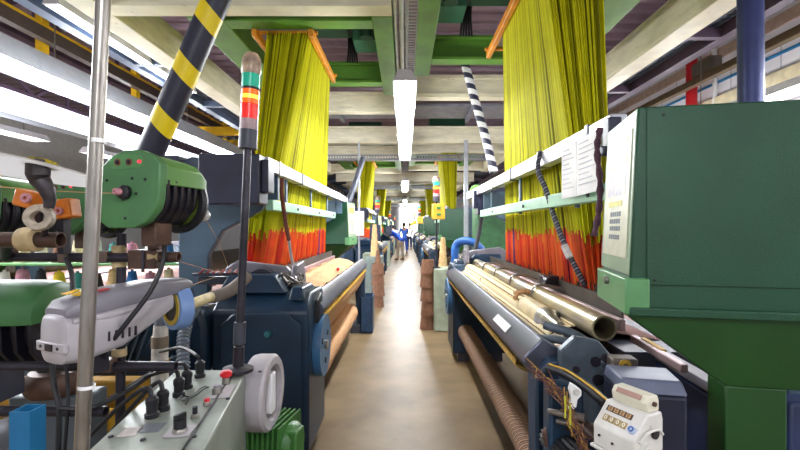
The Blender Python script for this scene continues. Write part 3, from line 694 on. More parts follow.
# rotary knobs, lamps and push buttons on the lid
def base(px, py, r, h, m_, nm, par=ld):
    return MB().lathe([(0, 0), (r, 0), (r*.95, h*.8), (r*.85, h), (0, h)], T(px, py), (0, 0, 1), 20).build(nm, m_, par)
def selector(px, py, r):
    p = T(px, py); MB().cbox(p+Vector((0, 0, .0022)), (r*4, r*4, .0025), Matrix.Rotation(.16, 3, 'Z')).build('label_plate', LGREY, ld)
    b = base(px, py, r*1.3, .012, STEEL, 'selector_switch')
    MB().cyl(p+Vector((0, 0, .012)), p+Vector((0, 0, .035)), r, 18).build('knob', BLACK, b)
    MB().cbox(p+Vector((0, 0, .04)), (r*.5, r*2, .016), Matrix.Rotation(-.5, 3, 'Z')).build('grip', BLACK, b)
selector(180, 432, .016)
b = base(195, 417, .012, .01, STEEL, 'small_switch'); MB().cyl(T(195, 417)+Vector((0, 0, .01)), T(195, 417)+Vector((0, 0, .03)), .007, 12).build('knob', BLACK, b)
b = base(207, 405, .012, .012, STEEL, 'push_button'); MB().cyl(T(207, 405)+Vector((0, 0, .012)), T(207, 405)+Vector((0, 0, .02)), .008, 12).build('cap', RED, b)
MB().cbox(T(224, 392)+Vector((0, 0, .002)), (.05, .12, .002), Matrix.Rotation(.16, 3, 'Z')).build('label_plate', LGREY, ld)
b = base(217, 394, .016, .022, STEEL, 'push_button'); MB().cyl(T(217, 394)+Vector((0, 0, .022)), T(217, 394)+Vector((0, 0, .03)), .011, 14).build('cap', MGREY, b)
b = base(226, 384, .014, .024, STEEL, 'stop_button'); MB().lathe([(0, 0), (.012, 0), (.02, .008), (.02, .018), (.014, .024), (0, .025)], T(226, 384)+Vector((0, 0, .022)), (0, 0, 1), 20).build('mushroom_cap', RED, b)
for px, py in ((111, 437), (143, 440), (194, 437), (228, 399), (260, 372)):
    MB().lathe([(0, 0), (.007, 0), (.006, .004), (0, .005)], T(px, py), (0, 0, 1), 10).build('screw', IRON, ld)
MB().cbox(T(131, 432)+Vector((0, 0, .001)), (.045, .05, .0015), Matrix.Rotation(.1, 3, 'Z')).build('worn_sticker', mat('torn_sticker', '#d9cfca', .6, var=.2, scale=60, stain='#b04a3a'), ld)
MB().cbox(T(152, 428)+Vector((0, 0, .001)), (.055, .055, .0015), Matrix.Rotation(.1, 3, 'Z')).build('worn_sticker', mat('grey_sticker', '#7d8288', .4), ld)
for i, (px, py) in enumerate(((152, 417), (163, 410), (179, 396), (187, 388), (200, 377))):
    p = T(px, py)
    MB().lathe([(0, 0), (.019, 0), (.019, .012), (.015, .016), (.015, .035), (.017, .04), (.017, .052), (.01, .06), (0, .06)], p, (0, 0, 1), 18).build('plug', BLACK, ld)
    e = [(20, 448), (50, 440), (110, 432), (60, 420), (10, 424)][i]
    q = p+Vector((0, 0, .058))
    dst = [P(84, 442, 1.3), P(95, 452, 1.33), P(110, 398, 1.55), P(120, 392, 1.62), P(160, 352, 1.95)][i]
    mid = q.lerp(dst, .45)+Vector((0, 0, .035))
    c = MB().tube(curve_pts([q, q+Vector((-.02, .005, .022)), mid, dst], 24), .0065, 8).build('cable', BLACK)
    tag(c, 'black cable from the %s plug on the grey control box, counted from the viewer' % ('first', 'second', 'third', 'fourth', 'last')[i], 'cable', 'control box cables')
m = MB().tube([T(px, py)+Vector((0, 0, .006+.004*math.sin(k))) for k, (px, py) in enumerate(((190, 400), (196, 398), (204, 392), (209, 389), (204, 387), (199, 390), (190, 398), (184, 404), (178, 402), (182, 398), (190, 398), (186, 405)))], .0018, 6)
tag(m.build('wire_coil', IRON), 'loose coil of thin wire lying on the grey control box lid', 'wire')
# grey fan ring and green motor behind the control box
t = thing('green_motor', 'green finned motor with pale grey ring cover, beyond the control box', 'motor', (-.62, 1.95, .2))
c0 = P(263, 392, 1.78); ax = Vector((1, -.02, 0)).normalized()
MB().lathe([(.115, 0), (.145, 0), (.15, .02), (.15, .075), (.14, .085), (.11, .085), (.11, .06), (.115, .055)], c0-ax*.04, ax, 36, closed=True).build('ring_cover', LGREY, t)
MB().lathe([(0, 0), (.113, 0), (.113, .02), (0, .02)], c0-ax*.02, ax, 30).build('disc', mat('pale_disc', '#b7b2b6', .45), t)
MB().cbox(c0+ax*.03, (.03, .05, .16), Matrix.Rotation(-.02, 3, 'Z')).build('cover_window', WHITEP, t, bevel=.005)
g = P(272, 432, 1.86)
m = MB().lathe([(0, 0), (.07, 0), (.085, .02), (.085, .16), (.07, .18), (0, .18)], g+Vector((-.06, -.0, -.03)), (1, -.2, 0), 24); mo = m.build('motor_body', mat('lime_green_motor', '#3f7534', .45, var=.15), t)
for k in range(7):
    m = MB().cbox(g+Vector((-.05+k*.022, -.005*k, -.03)), (.008, .2, .2), Matrix.Rotation(-.2, 3, 'Z')); m.build('fin', mat('lime_green_motor', '#3f7534'), mo)
MB().cbox(g+Vector((.1, -.05, -.02)), (.07, .08, .12), Matrix.Rotation(-.2, 3, 'Z')).build('terminal_box', mat('lime_green_motor', '#3f7534'), mo, bevel=.008)
MB().box(-.75, -.5, 1.78, 2.02, .0, .52).build('pedestal', DGREY, t, bevel=.01)
# steel pole in the foreground
t = thing('steel_pole', 'slim bare steel pole standing at the front left with a white cable tie', 'pole', P(49, 1031, .82))
MB().cyl(P(54, 1031, .82), P(105, -40, .82), .0125, 18).build('tube', STEEL, t)
MB().lathe([(.0128, 0), (.0145, 0), (.0145, .006), (.0128, .006)], P(86.5, 388, .82), (.05, 0, 1), 16, closed=True).build('cable_tie', WHITEP, t)
MB().lathe([(.0128, 0), (.0135, 0), (.0135, .008), (.0128, .008)], P(98.5, 143, .82), (.05, 0, 1), 16, closed=True).build('tape_mark', PAPER, t)
# striped hose running up
STR = stripes('yellow_black_stripes', 'Z', 3.9, ['#f0d414', '#25263a', '#25263a'], .4, rot=(0, -.9, 0))
t = MB().tube([P(146, 162, 2.3), P(180, 85, 2.28), P(218, -4, 2.25), P(232, -40, 2.24)], .066, 24)
tag(t.build('striped_pole', STR), 'thick black and yellow striped pole leaning above the green feeder', 'pole')
# feeder stand: vertical post with three cross pipes
t = FS = thing('feeder_stand', 'dark pipe stand carrying the yarn feeders at left', 'stand', P(117, 720, 1.42))
FSX = P(118, 250, 1.42).x
MB().cyl((FSX, 1.42, .0), (FSX+.012, 1.42, 1.48), .0125*1.15, 16).build('post', IRON, t)
MB().cyl((FSX, 1.42, 0), (FSX, 1.42, .03), .09, 20).build('base', DGREY, t)
for px, py in ((119, 249), (119, 263), (114, 352)):
    p = P(px, py, 1.42); MB().cyl((FSX+.004, 1.42, p.z-.012), (FSX+.004, 1.42, p.z+.012), .022, 16).build('collar', TANR, t)
def xpipe(px0, px1, py, d, r, nm='cross_pipe', m_=IRON): return MB().pipe(P(px0, py, d), P(px1, py+.5, d), r, .004).build(nm, m_, t)
up = xpipe(-60, 150, 257, 1.39, .0145)
MB().cyl(P(150, 256.5, 1.39), P(164, 256.5, 1.39), .018, 16, .013).build('bushing', TANR, up)
MB().pipe(P(160, 257, 1.39), P(179, 257, 1.39), .0165, .004).build('pipe_end', RUST, up)
for px in (66, 100): MB().cbox(P(px, 257, 1.388), (.065 if px == 100 else .03, .036, .036)).build('clamp', mat('brown_clamp', '#6e5a50', .45, .4, var=.2, scale=30), up, bevel=.004)
for px, py in ((93, 257.5), (108, 257.5)): MB().cyl(P(px, py, 1.369), P(px, py, 1.366), .0035, 8).build('screw', BLACK, up)
md = xpipe(-60, 176, 366, 1.38, .0155)
MB().cbox(P(103, 365, 1.375), (.07, .04, .04)).build('clamp', mat('brown_clamp', '#6e5a50'), md, bevel=.004)
lo = xpipe(-60, 106, 411, 1.34, .016)
# big brown upper pipe with collar
bp = MB().pipe(P(-40, 239.5, 1.28), P(61, 240, 1.28), .023, .004).build('thick_pipe', RUST, t)
MB().lathe([(.0235, 0), (.034, 0), (.036, .008), (.036, .045), (.03, .05), (.0235, .05)], P(22, 239.5, 1.28), (1, 0, 0), 26, closed=True).build('collar', TANR, bp)
MB().cyl(P(6, 238, 1.28), P(6, 257, 1.385), .016, 12).build('link', IRON, bp)
# clamp block under the big feeder
bl = MB().cbox(P(146, 259, 1.40), (.09, .05, .06)).build('clamp_block', RUST, t, bevel=.005)
MB().cbox(P(157, 243, 1.42), (.035, .05, .045)).build('upper_block', RUST, bl, bevel=.004)
MB().cyl(P(143, 250, 1.372), P(143, 272, 1.372), .005, 8).build('clamp_bolt', IRON, bl)
# ---------------------------------------------------------------- yarn feeders
def feeder(loc, rotz, label, sc=1.0, tilt=0, hood=False):
    t = thing('yarn_feeder', label, 'yarn feeder', (0, 0, 0), 'green yarn feeders', True)
    K = .002955
    px = [(102,178),(105,168),(118,157),(132,152),(150,152.4),(164,158),(172,166),(171.5,180),(170,200),(167,210),(156,222),(143,228),(113,228),(102,221),(94.4,209),(96,197),(99,186)]
    pl = [((x-135)*K, (192-y)*K) for x, y in px]
    m = MB().prism(pl, 'Y', 0, .03); fp = m.build('front_plate', GREENS, t, bevel=.004)
    # hood: upper half of the outline carried back
    hd = [p for p in pl if p[1] > .03]
    hd2 = [(hd[0][0]+.006, .026)] + [(x*.96, z*.96) for x, z in hd if True] + [(hd[-1][0]-.004, .02)]
    low = [(x*.8, min(z*.6, .05)) for x, z in hd2]
    m = MB(); m.loft([[(x, yy, z) for x, z in q] for yy, q in ((.03, [(x, z) for x, z in hd2]), (.19, [(x*.97, z*.93) for x, z in hd2]), (.235, [(x*.84, z*.66) for x, z in hd2]))], sm=False); m.build('hood', mat('feeder_hood_green', '#5c8f45', .4, var=.1), t, bevel=.003)
    # drum cage of dark slats
    for k in range(5):
        y0 = .035+k*.032; sc_ = .97-.012*k
        lo_ = [(x*sc_, z*sc_) for x, z in pl if z < .036]
        m = MB().prism(lo_, 'Y', y0, y0+.012); m.build('cage_slat', mat('black_slat', '#1e1c26', .4, .2, var=.2), t, bevel=.002)
    MB().lathe([(0, 0), (.085, 0), (.09, .02), (.09, .14), (.08, .16), (0, .16)], (.0, .03, -.012), (0, 1, 0), 28).build('drum', mat('dark_drum', '#2a2730', .35, .4), t)
    MB().lathe([(.07, 0), (.098, 0), (.105, .012), (.098, .03), (.07, .03)], (.0, .2, -.02), (0, 1, 0), 30, closed=True).build('rear_ring', BLACK, t)
    MB().lathe([(0, 0), (.082, 0), (.082, .025), (0, .035)], (.0, .2, -.02), (0, 1, 0), 26).build('rear_disc', mat('lime_disc', '#88a83a', .45), t)
    # eyelet
    ey = MB().lathe([(0, 0), (.0205, 0), (.02, .012), (.014, .016), (0, .016)], (-.004, 0, -.004), (0, -1, 0), 22).build('eyelet_boss', BLACK, fp)
    MB().lathe([(.004, 0), (.009, 0), (.01, .008), (.009, .018), (.004, .018)], (-.008, -.014, -.003), (-.25, -1, 0), 16, closed=True).build('eyelet', mat('pink_ceramic', '#c98a94', .3), ey)
    # button panel
    z0 = (192-164)*K
    pb = MB().prism([(-.055, z0-.012), (-.045, z0-.02), (.04, z0-.017), (.055, z0-.008), (.055, z0+.008), (.045, z0+.018), (.0, z0+.024), (-.045, z0+.018), (-.055, z0+.008)], 'Y', -.0015, .002).build('button_panel', mat('feeder_panel_green', '#528c52', .4), fp)
    for x, mm_, r in ((-.03, BLACK, .0065), (.008, BLACK, .0065), (.044, glow('red_indicator', '#f0344a', 1.2), .005)):
        if r > .006: MB().lathe([(.007, 0), (.01, 0), (.01, .002), (.007, .002)], (x, -.0015, z0), (0, -1, 0), 16, closed=True).build('button_ring', mat('dull_red_ring', '#8a4a3a', .5), pb)
        MB().lathe([(0, 0), (r, 0), (r*.9, .005), (0, .006)], (x, -.0015, z0), (0, -1, 0), 14).build('button', mm_, pb)
    for x, z in ((-.068, .032), (.06, .032), (.017, .036), (-.006, -.078), (-.012, -.024), (.03, -.008)):
        MB().lathe([(0, 0), (.0045, 0), (.004, .002), (0, .003)], (x, 0, z), (0, -1, 0), 10).build('screw', IRON, fp)
    MB().box(-.035, .022, -.001, .001, -.099, -.088).build('name_strip', mat('feeder_strip', '#477f49', .5), fp)
    # mounting foot and white yarn fittings
    MB().box(.0, .05, .05, .12, -.16, -.09).build('mount', RUST, t, bevel=.004)
    MB().lathe([(0, 0), (.018, 0), (.022, .02), (.012, .035), (0, .035)], (.06, .235, -.06), (.3, 1, -.2), 14).build('exit_guide', mat('ivory_guide', '#d9d6d0', .35), t)
    t.scale = (sc,)*3; t.location = loc; t.rotation_euler = (tilt, 0, rotz)
    return t
F1 = feeder(P(127, 191, 1.26), -.2, 'green yarn feeder nearest the striped pole, thread drawn from its pink eyelet')
F2 = feeder(P(62, 208, 1.72), -.2, 'green yarn feeder half hidden behind the steel pole and orange brackets', 1.0)
F3 = feeder(P(-32, 208, 1.45), -.25, 'green yarn feeder cut off by the left edge of the picture', 1.0)
# hooded feeder below, seen from its back end
t = thing('hooded_feeder', 'large rounded green feeder hood over black fins at the left edge', 'yarn feeder', P(0, 330, 1.5))
hx0, hx1 = P(-80, 0, 1.5).x, P(58, 0, 1.5).x; hz = P(0, 312, 1.5).z
def arc(r, a0, a1, n=14): return [(1.5+.02+r*math.cos(a0+(a1-a0)*k/n), hz+r*.9*math.sin(a0+(a1-a0)*k/n)) for k in range(n+1)]
m = MB(); 
m.loft([[(x, p[0], p[1]) for p in arc(r, -.25, PI+.25)] for x, r in ((hx0, .12), (hx1-.06, .12), (hx1-.015, .112), (hx1, .09))]); m.build('hood', mat('hood_dark_green', '#3a6a3a', .4, var=.12, scale=6), t)
for k in range(9):
    x = hx0+.03+k*.05
    if x < hx1-.02:
        MB().prism([(1.42, hz-.02), (1.66, hz-.02), (1.64, hz-.12), (1.58, hz-.18), (1.48, hz-.18), (1.43, hz-.12)], 'X', x, x+.014).build('fin', mat('black_slat', '#1e1c26'), t, bevel=.002)
MB().cyl((hx0, 1.54, hz-.06), (hx1-.03, 1.54, hz-.06), .085, 24).build('drum', mat('dark_drum', '#2a2730'), t)
MB().box(hx0, hx1-.2, 1.46, 1.6, .9, hz-.16).build('mount', DGREY, t)
# grey plastic feeder
t = thing('grey_feeder', 'pale grey plastic yarn feeder with two yellow labels on its dark top', 'yarn feeder', (0, 0, 0), None, True)
def sec(y, w, zb_, zt_, n=20, e=.5):
    out = []
    for k in range(n):
        th = 2*PI*k/n; c, s_ = math.cos(th), math.sin(th)
        out.append((w/2*math.copysign(abs(c)**e, c), y, (zb_+zt_)/2+(zt_-zb_)/2*math.copysign(abs(s_)**e, s_)))
    return out
m = MB(); m.loft([sec(0, .08, -.072, .028), sec(.008, .108, -.085, .036), sec(.05, .122, -.09, .04), (sec(.15, .122, -.075, .045)), sec(.24, .115, -.03, .05), sec(.30, .1, .0, .052)]); lb = m.build('lower_shell', LGREY, t)
m = MB(); m.loft([sec(.012, .09, .025, .05), sec(.03, .112, .022, .068), sec(.1, .118, .025, .085), sec(.24, .105, .035, .095), sec(.36, .09, .045, .09), sec(.38, .07, .055, .08)]); ut = m.build('top_shell', MGREY, t)
m = MB(); m.loft([sec(.02, .118, .012, .03), sec(.1, .13, .012, .032), sec(.2, .128, .02, .038)]); m.build('seam_band', LGREY, t)
MB().box(-.058, .058, -.002, .012, -.055, -.03).build('front_rib', LGREY, lb, bevel=.004)
MB().box(-.012, .014, -.006, .0, -.05, -.034).build('front_slot', IRON, lb)
for x in (-.035, .035): MB().cyl((x, -.004, -.042), (x, .0, -.042), .004, 8).build('screw', IRON, lb)
M1 = Matrix.Rotation(.5, 3, 'X')
for x, w in ((-.025, .022), (.018, .032)): MB().cbox((x, .06, .083), (w, .035, .002), Matrix.Rotation(.2, 3, 'X')).build('yellow_label', YELP, ut)
MB().cbox((.04, .1, .088), (.02, .025, .002), Matrix.Rotation(.1, 3, 'X')).build('red_label', RED, ut)
for k in range(5): MB().box(.05, .0625, .1+k*.018, .105+k*.018, -.045, -.02).build('vent_slat', IRON, lb)
MB().lathe([(.055, 0), (.07, 0), (.072, .02), (.07, .04), (.055, .04)], (.0, .33, .0), (.25, 1, 0), 30, closed=True).build('drum_ring', mat('blue_ring', '#7b9bd0', .4), t)
MB().lathe([(.042, -.004), (.056, -.004), (.056, .034), (.042, .034)], (.0, .33, .0), (.25, 1, 0), 30, closed=True).build('brass_ring', mat('brass_yellow_ring', '#c9a83a', .4, .2), t)
MB().lathe([(0, 0), (.045, 0), (.045, .03), (0, .03)], (.0, .33, .0), (.25, 1, 0), 26).build('drum', IRON, t)
MB().cbox((0, .1, -.11), (.04, .06, .05)).build('clamp_foot', IRON, t, bevel=.004)
t.scale = (1.12,)*3; t.location = P(50, 330, 1.2); t.rotation_euler = (0, 0, -.42)
# blue square post, open on top
t = thing('blue_post', 'blue square steel post with an open top at the bottom left', 'post', P(28, 560, 1.15))
c = P(28, 408, 1.15)
m = MB(); w = .026
for q in ((-w, w, -w, -w+.005), (-w, w, w-.005, w), (-w, -w+.005, -w+.005, w-.005), (w-.005, w, -w+.005, w-.005)): m.box(c.x+q[0], c.x+q[1], c.y+q[2], c.y+q[3], 0, c.z)
m.build('tube', BLUEP, t)
MB().box(c.x-.06, c.x+.06, c.y-.06, c.y+.06, 0, .015).build('base_plate', BLUEP, t)
# ochre machine frame and gear motor behind the stand
t = thing('ochre_frame', 'ochre yellow machine frame with a grey motor low behind the pipe stand', 'frame', (-1.75, 2.2, 0))
MB().box(-2.05, -1.2, 2.0, 2.08, .3, .80).build('plate', OCHRE, t, bevel=.01)
MB().box(-2.1, -1.6, 1.9, 1.98, .50, .58).build('rail', mat('yellow_ochre_rail', '#d0a32a', .5, var=.2), t, bevel=.006)
MB().box(-1.55, -1.28, 1.9, 1.95, .58, .70).build('slant_plate', mat('yellow_ochre_rail', '#d0a32a'), t, bevel=.006)
MB().lathe([(0, 0), (.15, 0), (.17, .03), (.17, .2), (0, .2)], (-1.75, 1.78, .48), (0, 1, 0), 30).build('motor', mat('grey_motor', '#6f7278', .45, .2), t)
for r in (.05, .09, .13): MB().lathe([(r, 0), (r+.01, 0), (r+.01, .012), (r, .012)], (-1.75, 1.77, .48), (0, 1, 0), 28, closed=True).build('motor_rib', mat('grey_motor', '#6f7278'), t)
for x in (-2.03, -1.28): MB().box(x, x+.06, 2.0, 2.08, 0, .3).build('leg', OCHRE, t)
# belt drive casting under the grey feeder
t = thing('drive_casting', 'rounded brown iron casting with a belt under the grey feeder', 'casting', P(50, 390, 1.7))
m = MB().lathe([(0, 0), (.09, 0), (.1, .02), (.1, .06), (.085, .085), (.05, .09), (0, .1)], P(56, 392, 1.7), (0, 0, 1), 26); m.build('housing', RUST, t)
MB().lathe([(0, 0), (.05, 0), (.045, .04), (.03, .07), (0, .075)], P(52, 372, 1.7), (0, 0, 1), 20).build('cap', IRON, t)
MB().box(-1.5, -1.2, 1.66, 1.78, .0, .86).build('pillar', mat('grey_blue_cast', '#535d66', .45), t, bevel=.01)
MB().cyl(P(30, 388, 1.66), P(50, 388, 1.66), .018, 12).build('bolt', IRON, t)
# orange brackets, yarn spindle and white disc
t = thing('orange_bracket', 'orange yarn brake bracket left of the torn spindle', 'bracket', P(29, 200, 1.3)); RX = Matrix.Rotation(.25, 3, 'Y')
MB().cbox(P(29, 199, 1.3), (.055, .05, .05), RX).build('body', mat('orange_plastic', '#d9781c', .4, var=.12), t, bevel=.006)
MB().lathe([(.006, 0), (.014, 0), (.014, .008), (.006, .008)], P(27, 198, 1.27), (0, -1, 0), 16, closed=True).build('eyelet', mat('pink_ceramic', '#c98a94'), t)
MB().box(P(30, 0, 1.3).x, P(38, 0, 1.3).x, 1.29, 1.31, P(0, 240, 1.3).z, P(0, 205, 1.3).z).build('stem', IRON, t)
t = thing('orange_bracket', 'orange yarn brake bracket right of the torn spindle', 'bracket', P(66, 209, 1.36))
MB().cbox(P(67, 209, 1.36), (.055, .05, .06), Matrix.Rotation(-.15, 3, 'Y')).build('body', mat('orange_plastic', '#d9781c'), t, bevel=.006)
MB().lathe([(.006, 0), (.011, 0), (.011, .008), (.006, .008)], P(60, 211, 1.33), (0, -1, 0), 16, closed=True).build('eyelet', mat('pink_ceramic', '#c98a94'), t)
MB().box(P(60, 0, 1.36).x, P(66, 0, 1.36).x, 1.35, 1.38, P(0, 254, 1.36).z, P(0, 214, 1.36).z).build('stem', IRON, t)
t = thing('disc_guard', 'large tilted white disc on a torn black and yellow spindle at left', 'disc', P(8, 166, 1.25))
DISCM = mat('translucent_white_disc', '#f6f5f3', .35, var=.03)
nt = DISCM.node_tree; tr = nt.nodes.new('ShaderNodeBsdfTranslucent'); tr.inputs['Color'].default_value = (.95, .95, .95, 1)
mx = nt.nodes.new('ShaderNodeMixShader'); mx.inputs[0].default_value = .85
nt.links.new(nt.nodes['Principled BSDF'].outputs[0], mx.inputs[1]); nt.links.new(tr.outputs[0], mx.inputs[2]); nt.links.new(mx.outputs[0], nt.nodes['Material Output'].inputs['Surface'])
nrm = Vector((.12, .13, 1)).normalized()
MB().lathe([(0, -.003), (.238, -.003), (.241, 0), (.238, .004), (0, .004)], P(4, 166, 1.25), nrm, 56).build('disc', DISCM, t)
m = MB(); m.tube([P(38, 160, 1.16), P(38, 174, 1.16), P(40, 180, 1.17), P(47, 190, 1.17), P(50, 200, 1.18), P(49, 208, 1.18)], [.026, .027, .024, .019, .015, .013], 16); sp = m.build('spindle', mat('torn_spindle', '#3a3236', .5, .2, var=.3, scale=40, stain='#6a5a50'), t)
MB().lathe([(0, 0), (.036, 0), (.033, .008), (0, .01)], P(39, 162, 1.165)+Vector((0, .01, 0)), (0, -.3, -1), 18).build('torn_collar', mat('torn_yellow_tape', '#b9a21c', .7, var=.4, scale=50, col2='#5a5010'), sp)
MB().lathe([(.017, 0), (.034, 0), (.037, .012), (.034, .024), (.017, .024), (.015, .012)], P(42, 218, 1.2), (.25, -1, .1), 24, closed=True).build('pale_ring', mat('pale_worn_ring', '#b9aa98', .5, .2, var=.3, scale=40), t)
MB().cyl(P(49, 205, 1.2), P(44, 238, 1.27), .008, 10).build('stem', IRON, t)
# threads
def thread(pts, label, r=.0014):
    return tag(MB().tube([Vector(p) for p in pts], r, 6).build('thread', mat('tan_thread', '#c99a6a', .8)), label, 'thread', 'tan yarns')
f1e = P(133, 194, 1.29)
thread([P(-10, 186, 1.15), P(50, 191, 1.2), f1e], 'tan thread stretched from the left edge to the pink eyelet')
thread([P(203, 215, 1.65), P(218, 240, 2.3), P(231, 274, 2.85)], 'tan thread dropping steeply from the green feeder to the weft bar')
thread([P(181, 262, 1.45), P(205, 269, 2.1), P(222, 273, 2.85)], 'tan thread running right from the open pipe end')
thread([P(176, 292, 1.9), P(200, 282, 2.3), P(216, 277, 2.85)], 'lower tan thread rising to the weft bar')
# wrapped pipe with elbow
t = thing('wrapped_pipe', 'pipe wrapped in white tape with an elbow and cream hose', 'pipe', P(158, 450, 2.0))
MB().tube([P(160, 556, 2.0), P(160, 375, 2.0), P(160, 350, 2.0), P(161, 325, 2.0)], [.034, .036, .034, .03], 18).build('taped_riser', TAPE, t)
MB().tube([P(160, 347, 1.999), P(160, 336, 1.999)], .036, 18).build('brown_band', mat('brown_tape', '#8a7a68', .7), t)
MB().cyl(P(160, 372, 2.0), P(160, 360, 2.0), .038, 18).build('ochre_band', OCHRE, t)
MB().tube(curve_pts([P(160, 328, 2.0), P(162, 318, 2.0), P(168, 313, 2.03), P(176, 310, 2.06)], 12), .026, 16).build('elbow', mat('grey_elbow', '#7d8596', .4, .3), t)
MB().tube(curve_pts([P(172, 311, 2.05), P(190, 305, 2.2), P(205, 299, 2.35), P(214, 296, 2.45)], 12), .027, 16).build('cream_hose', mat('cream_hose', '#dcc998', .55, var=.15, scale=20), t)
MB().tube(curve_pts([P(212, 297, 2.43), P(228, 292, 2.5), P(240, 283, 2.55), P(247, 276, 2.6)], 12), .036, 16).build('grey_hose', mat('grey_brown_hose', '#8b8078', .5, var=.1), t)
# ribbed flexible hose
pts = curve_pts([P(196, 306, 2.3), P(189, 318, 2.3), P(184, 335, 2.25), P(183, 355, 2.2), P(184, 378, 2.15)], 90)
tag(MB().tube(pts, [.032 if (k//2) % 2 else .025 for k in range(len(pts))], 14, sm=False).build('ribbed_hose', mat('pale_ribbed_hose', '#7f8a98', .45, var=.1)), 'grey ribbed flexible hose bending down beside the navy guard', 'hose')
# finned navy motor
t = thing('finned_motor', 'navy motor with cooling fins behind the taped pipe', 'motor', (-1.55, 2.6, .3))
c = P(128, 340, 2.45)
MB().lathe([(0, 0), (.13, 0), (.15, .03), (.15, .3), (.12, .36), (0, .36)], c+Vector((-.15, 0, 0)), (1, 0, 0), 26).build('body', NAVY, t)
for k in range(9): MB().cbox(c+Vector((-.12+k*.038, -.06, .03)), (.012, .22, .3), Matrix.Rotation(.35, 3, 'Y')).build('fin', mat('dark_teal_fin', '#22384a', .4), t, bevel=.003)
MB().box(c.x-.2, c.x+.25, 2.35, 2.6, 0, c.z-.12).build('plinth', NAVY, t, bevel=.02)
MB().tube([P(190, 296, 2.7), P(100, 300, 2.7)], .06, 16).build('cross_tube', mat('slate_tube', '#3d5064', .4), t)
# loose black cables of the left cluster
for i, (pts, lb_) in enumerate((
    ([P(165, 235, 1.36), P(163, 262, 1.36), P(150, 292, 1.33), P(125, 325, 1.3), P(106, 350, 1.3), P(103, 368, 1.34)], 'black cable looping from the big green feeder down to the middle pipe'),
    ([P(66, 258, 1.36), P(72, 275, 1.34), P(72, 300, 1.3), P(68, 312, 1.25)], 'black cable dropping from the upper pipe to the grey feeder'),
    ([P(52, 360, 1.33), P(54, 385, 1.3), P(59, 410, 1.28), P(58, 460, 1.25)], 'black cable hanging left of the steel pole, thicker of the pair'),
    ([P(66, 362, 1.35), P(68, 400, 1.33), P(64, 460, 1.3)], 'thinner black cable hanging just left of the steel pole'),
    ([P(60, 408, 1.27), P(90, 408, 1.3), P(125, 392, 1.4), P(152, 374, 1.5)], 'black cable rising right from the steel pole towards the plugs'))):
    tag(MB().tube(curve_pts(pts, 24), .0075 if i != 3 else .005, 8).build('cable', BLACK), lb_, 'cable', 'loose black cables')
# ================================================================ right foreground
t = thing('pick_counter', 'off white counter box with two rows of digits at the lower right', 'counter', (0, 0, 0), None, True)
IV = mat('ivory_enamel', '#d9d6d0', .4, var=.08, scale=12, stain='#8a7f70')
m = MB(); m.prism([(-.05, -.06), (-.05, -.005), (.0, .05), (.055, .05), (.06, .03), (.06, -.06)], 'X', -.06, .06)
bd = m.build('casing', IV, t, bevel=.004)
MB().box(-.066, .066, -.056, .066, -.068, -.06).build('base_plate', IV, t, bevel=.002)
m = MB(); m.prism([(.012, .05), (.006, .075), (.018, .09), (.05, .09), (.056, .075), (.056, .05)], 'X', -.05, .052); tp = m.build('top_unit', mat('ivory_cream', '#ddd8c4', .4, var=.06), t, bevel=.003)
sl = Matrix.Rotation(math.atan2(.055, .05), 3, 'X')
def onface(x, f, lift=0):
    p = Vector((-.05, -.005)).lerp(Vector((0, .05)), f); n = Vector((-.055, .05)).normalized()*lift
    return Vector((x, p.x+n.x, p.y+n.y))
MB().cbox(onface(-.008, .72, .0), (.074, .015, .003), sl).build('digit_window', mat('window_dark', '#4a3a36', .3), bd)
for k in range(4):
    w_ = MB().cbox(onface(-.034+k*.0175, .72, .0015), (.0125, .011, .002), sl).build('digit_wheel', mat('tan_digit_wheel', '#c39a6a', .5), bd)
    text_mesh('0', .012, 'digit', mat('dark_digit', '#4a352b', .5), bd, Matrix.Translation(onface(-.034+k*.0175, .72, .0028)) @ sl.to_4x4(), .0003)
    w_ = MB().cbox(onface(-.034+k*.0175, .36, .001), (.0145, .017, .003), sl).build('set_wheel', mat('brass_wheel', '#b09a6a', .4, .3), bd)
    text_mesh('0', .016, 'digit', mat('ivory_digit', '#f0ece0', .5), bd, Matrix.Translation(onface(-.034+k*.0175, .36, .0028)) @ sl.to_4x4(), .0004)
MB().lathe([(0, 0), (.0105, 0), (.0095, .006), (0, .007)], onface(.043, .33, .0), (0, -.74, .67), 20).build('reset_knob', mat('blue_white_knob', '#b9c8e2', .35), bd)
MB().lathe([(.004, 0), (.007, 0), (.007, .0015), (.004, .0015)], onface(.043, .33, .007), (0, -.74, .67), 20, closed=True).build('knob_mark', mat('blue_mark', '#3a5fa0', .4), bd)
for x, z in ((-.04, -.03), (.0, -.035)): MB().cyl((x, -.05, z), (x, -.053, z), .0035, 10).build('screw', IRON, bd)
MB().lathe([(.009, 0), (.02, 0), (.02, .012), (.009, .012)], (.06, -.01, -.035), (1, 0, 0), 20, closed=True).build('side_bearing', IV, t)
MB().cyl((.06, -.01, -.035), (.066, -.01, -.035), .009, 14).build('side_shaft', BLACK, t)
MB().tube(curve_pts([(.064, -.035, -.01), (.066, -.01, .01), (.066, .03, .012), (.065, .05, -.004)], 14), .004, 8).build('side_lever', IV, t)
MB().cyl((.06, .025, -.0), (.066, .025, -.0), .012, 16).build('side_hole', IRON, t)
MB().cyl((.052, .034, .07), (.058, .034, .07), .006, 12).build('lock', RUST, tp)
MB().cbox((-.0, .01, .083), (.07, .014, .002), Matrix.Rotation(.9, 3, 'X')).build('red_strip', mat('faded_red_label', '#b08a7c', .5), tp)
MB().cyl((-.045, .06, .02), (-.045, .06, .08), .003, 8).build('pin', IRON, t)
t.location = P(626, 426, 1.06); t.rotation_euler = (0, 0, -1.12); t.scale = (.93,)*3
cx = P(626, 426, 1.06)
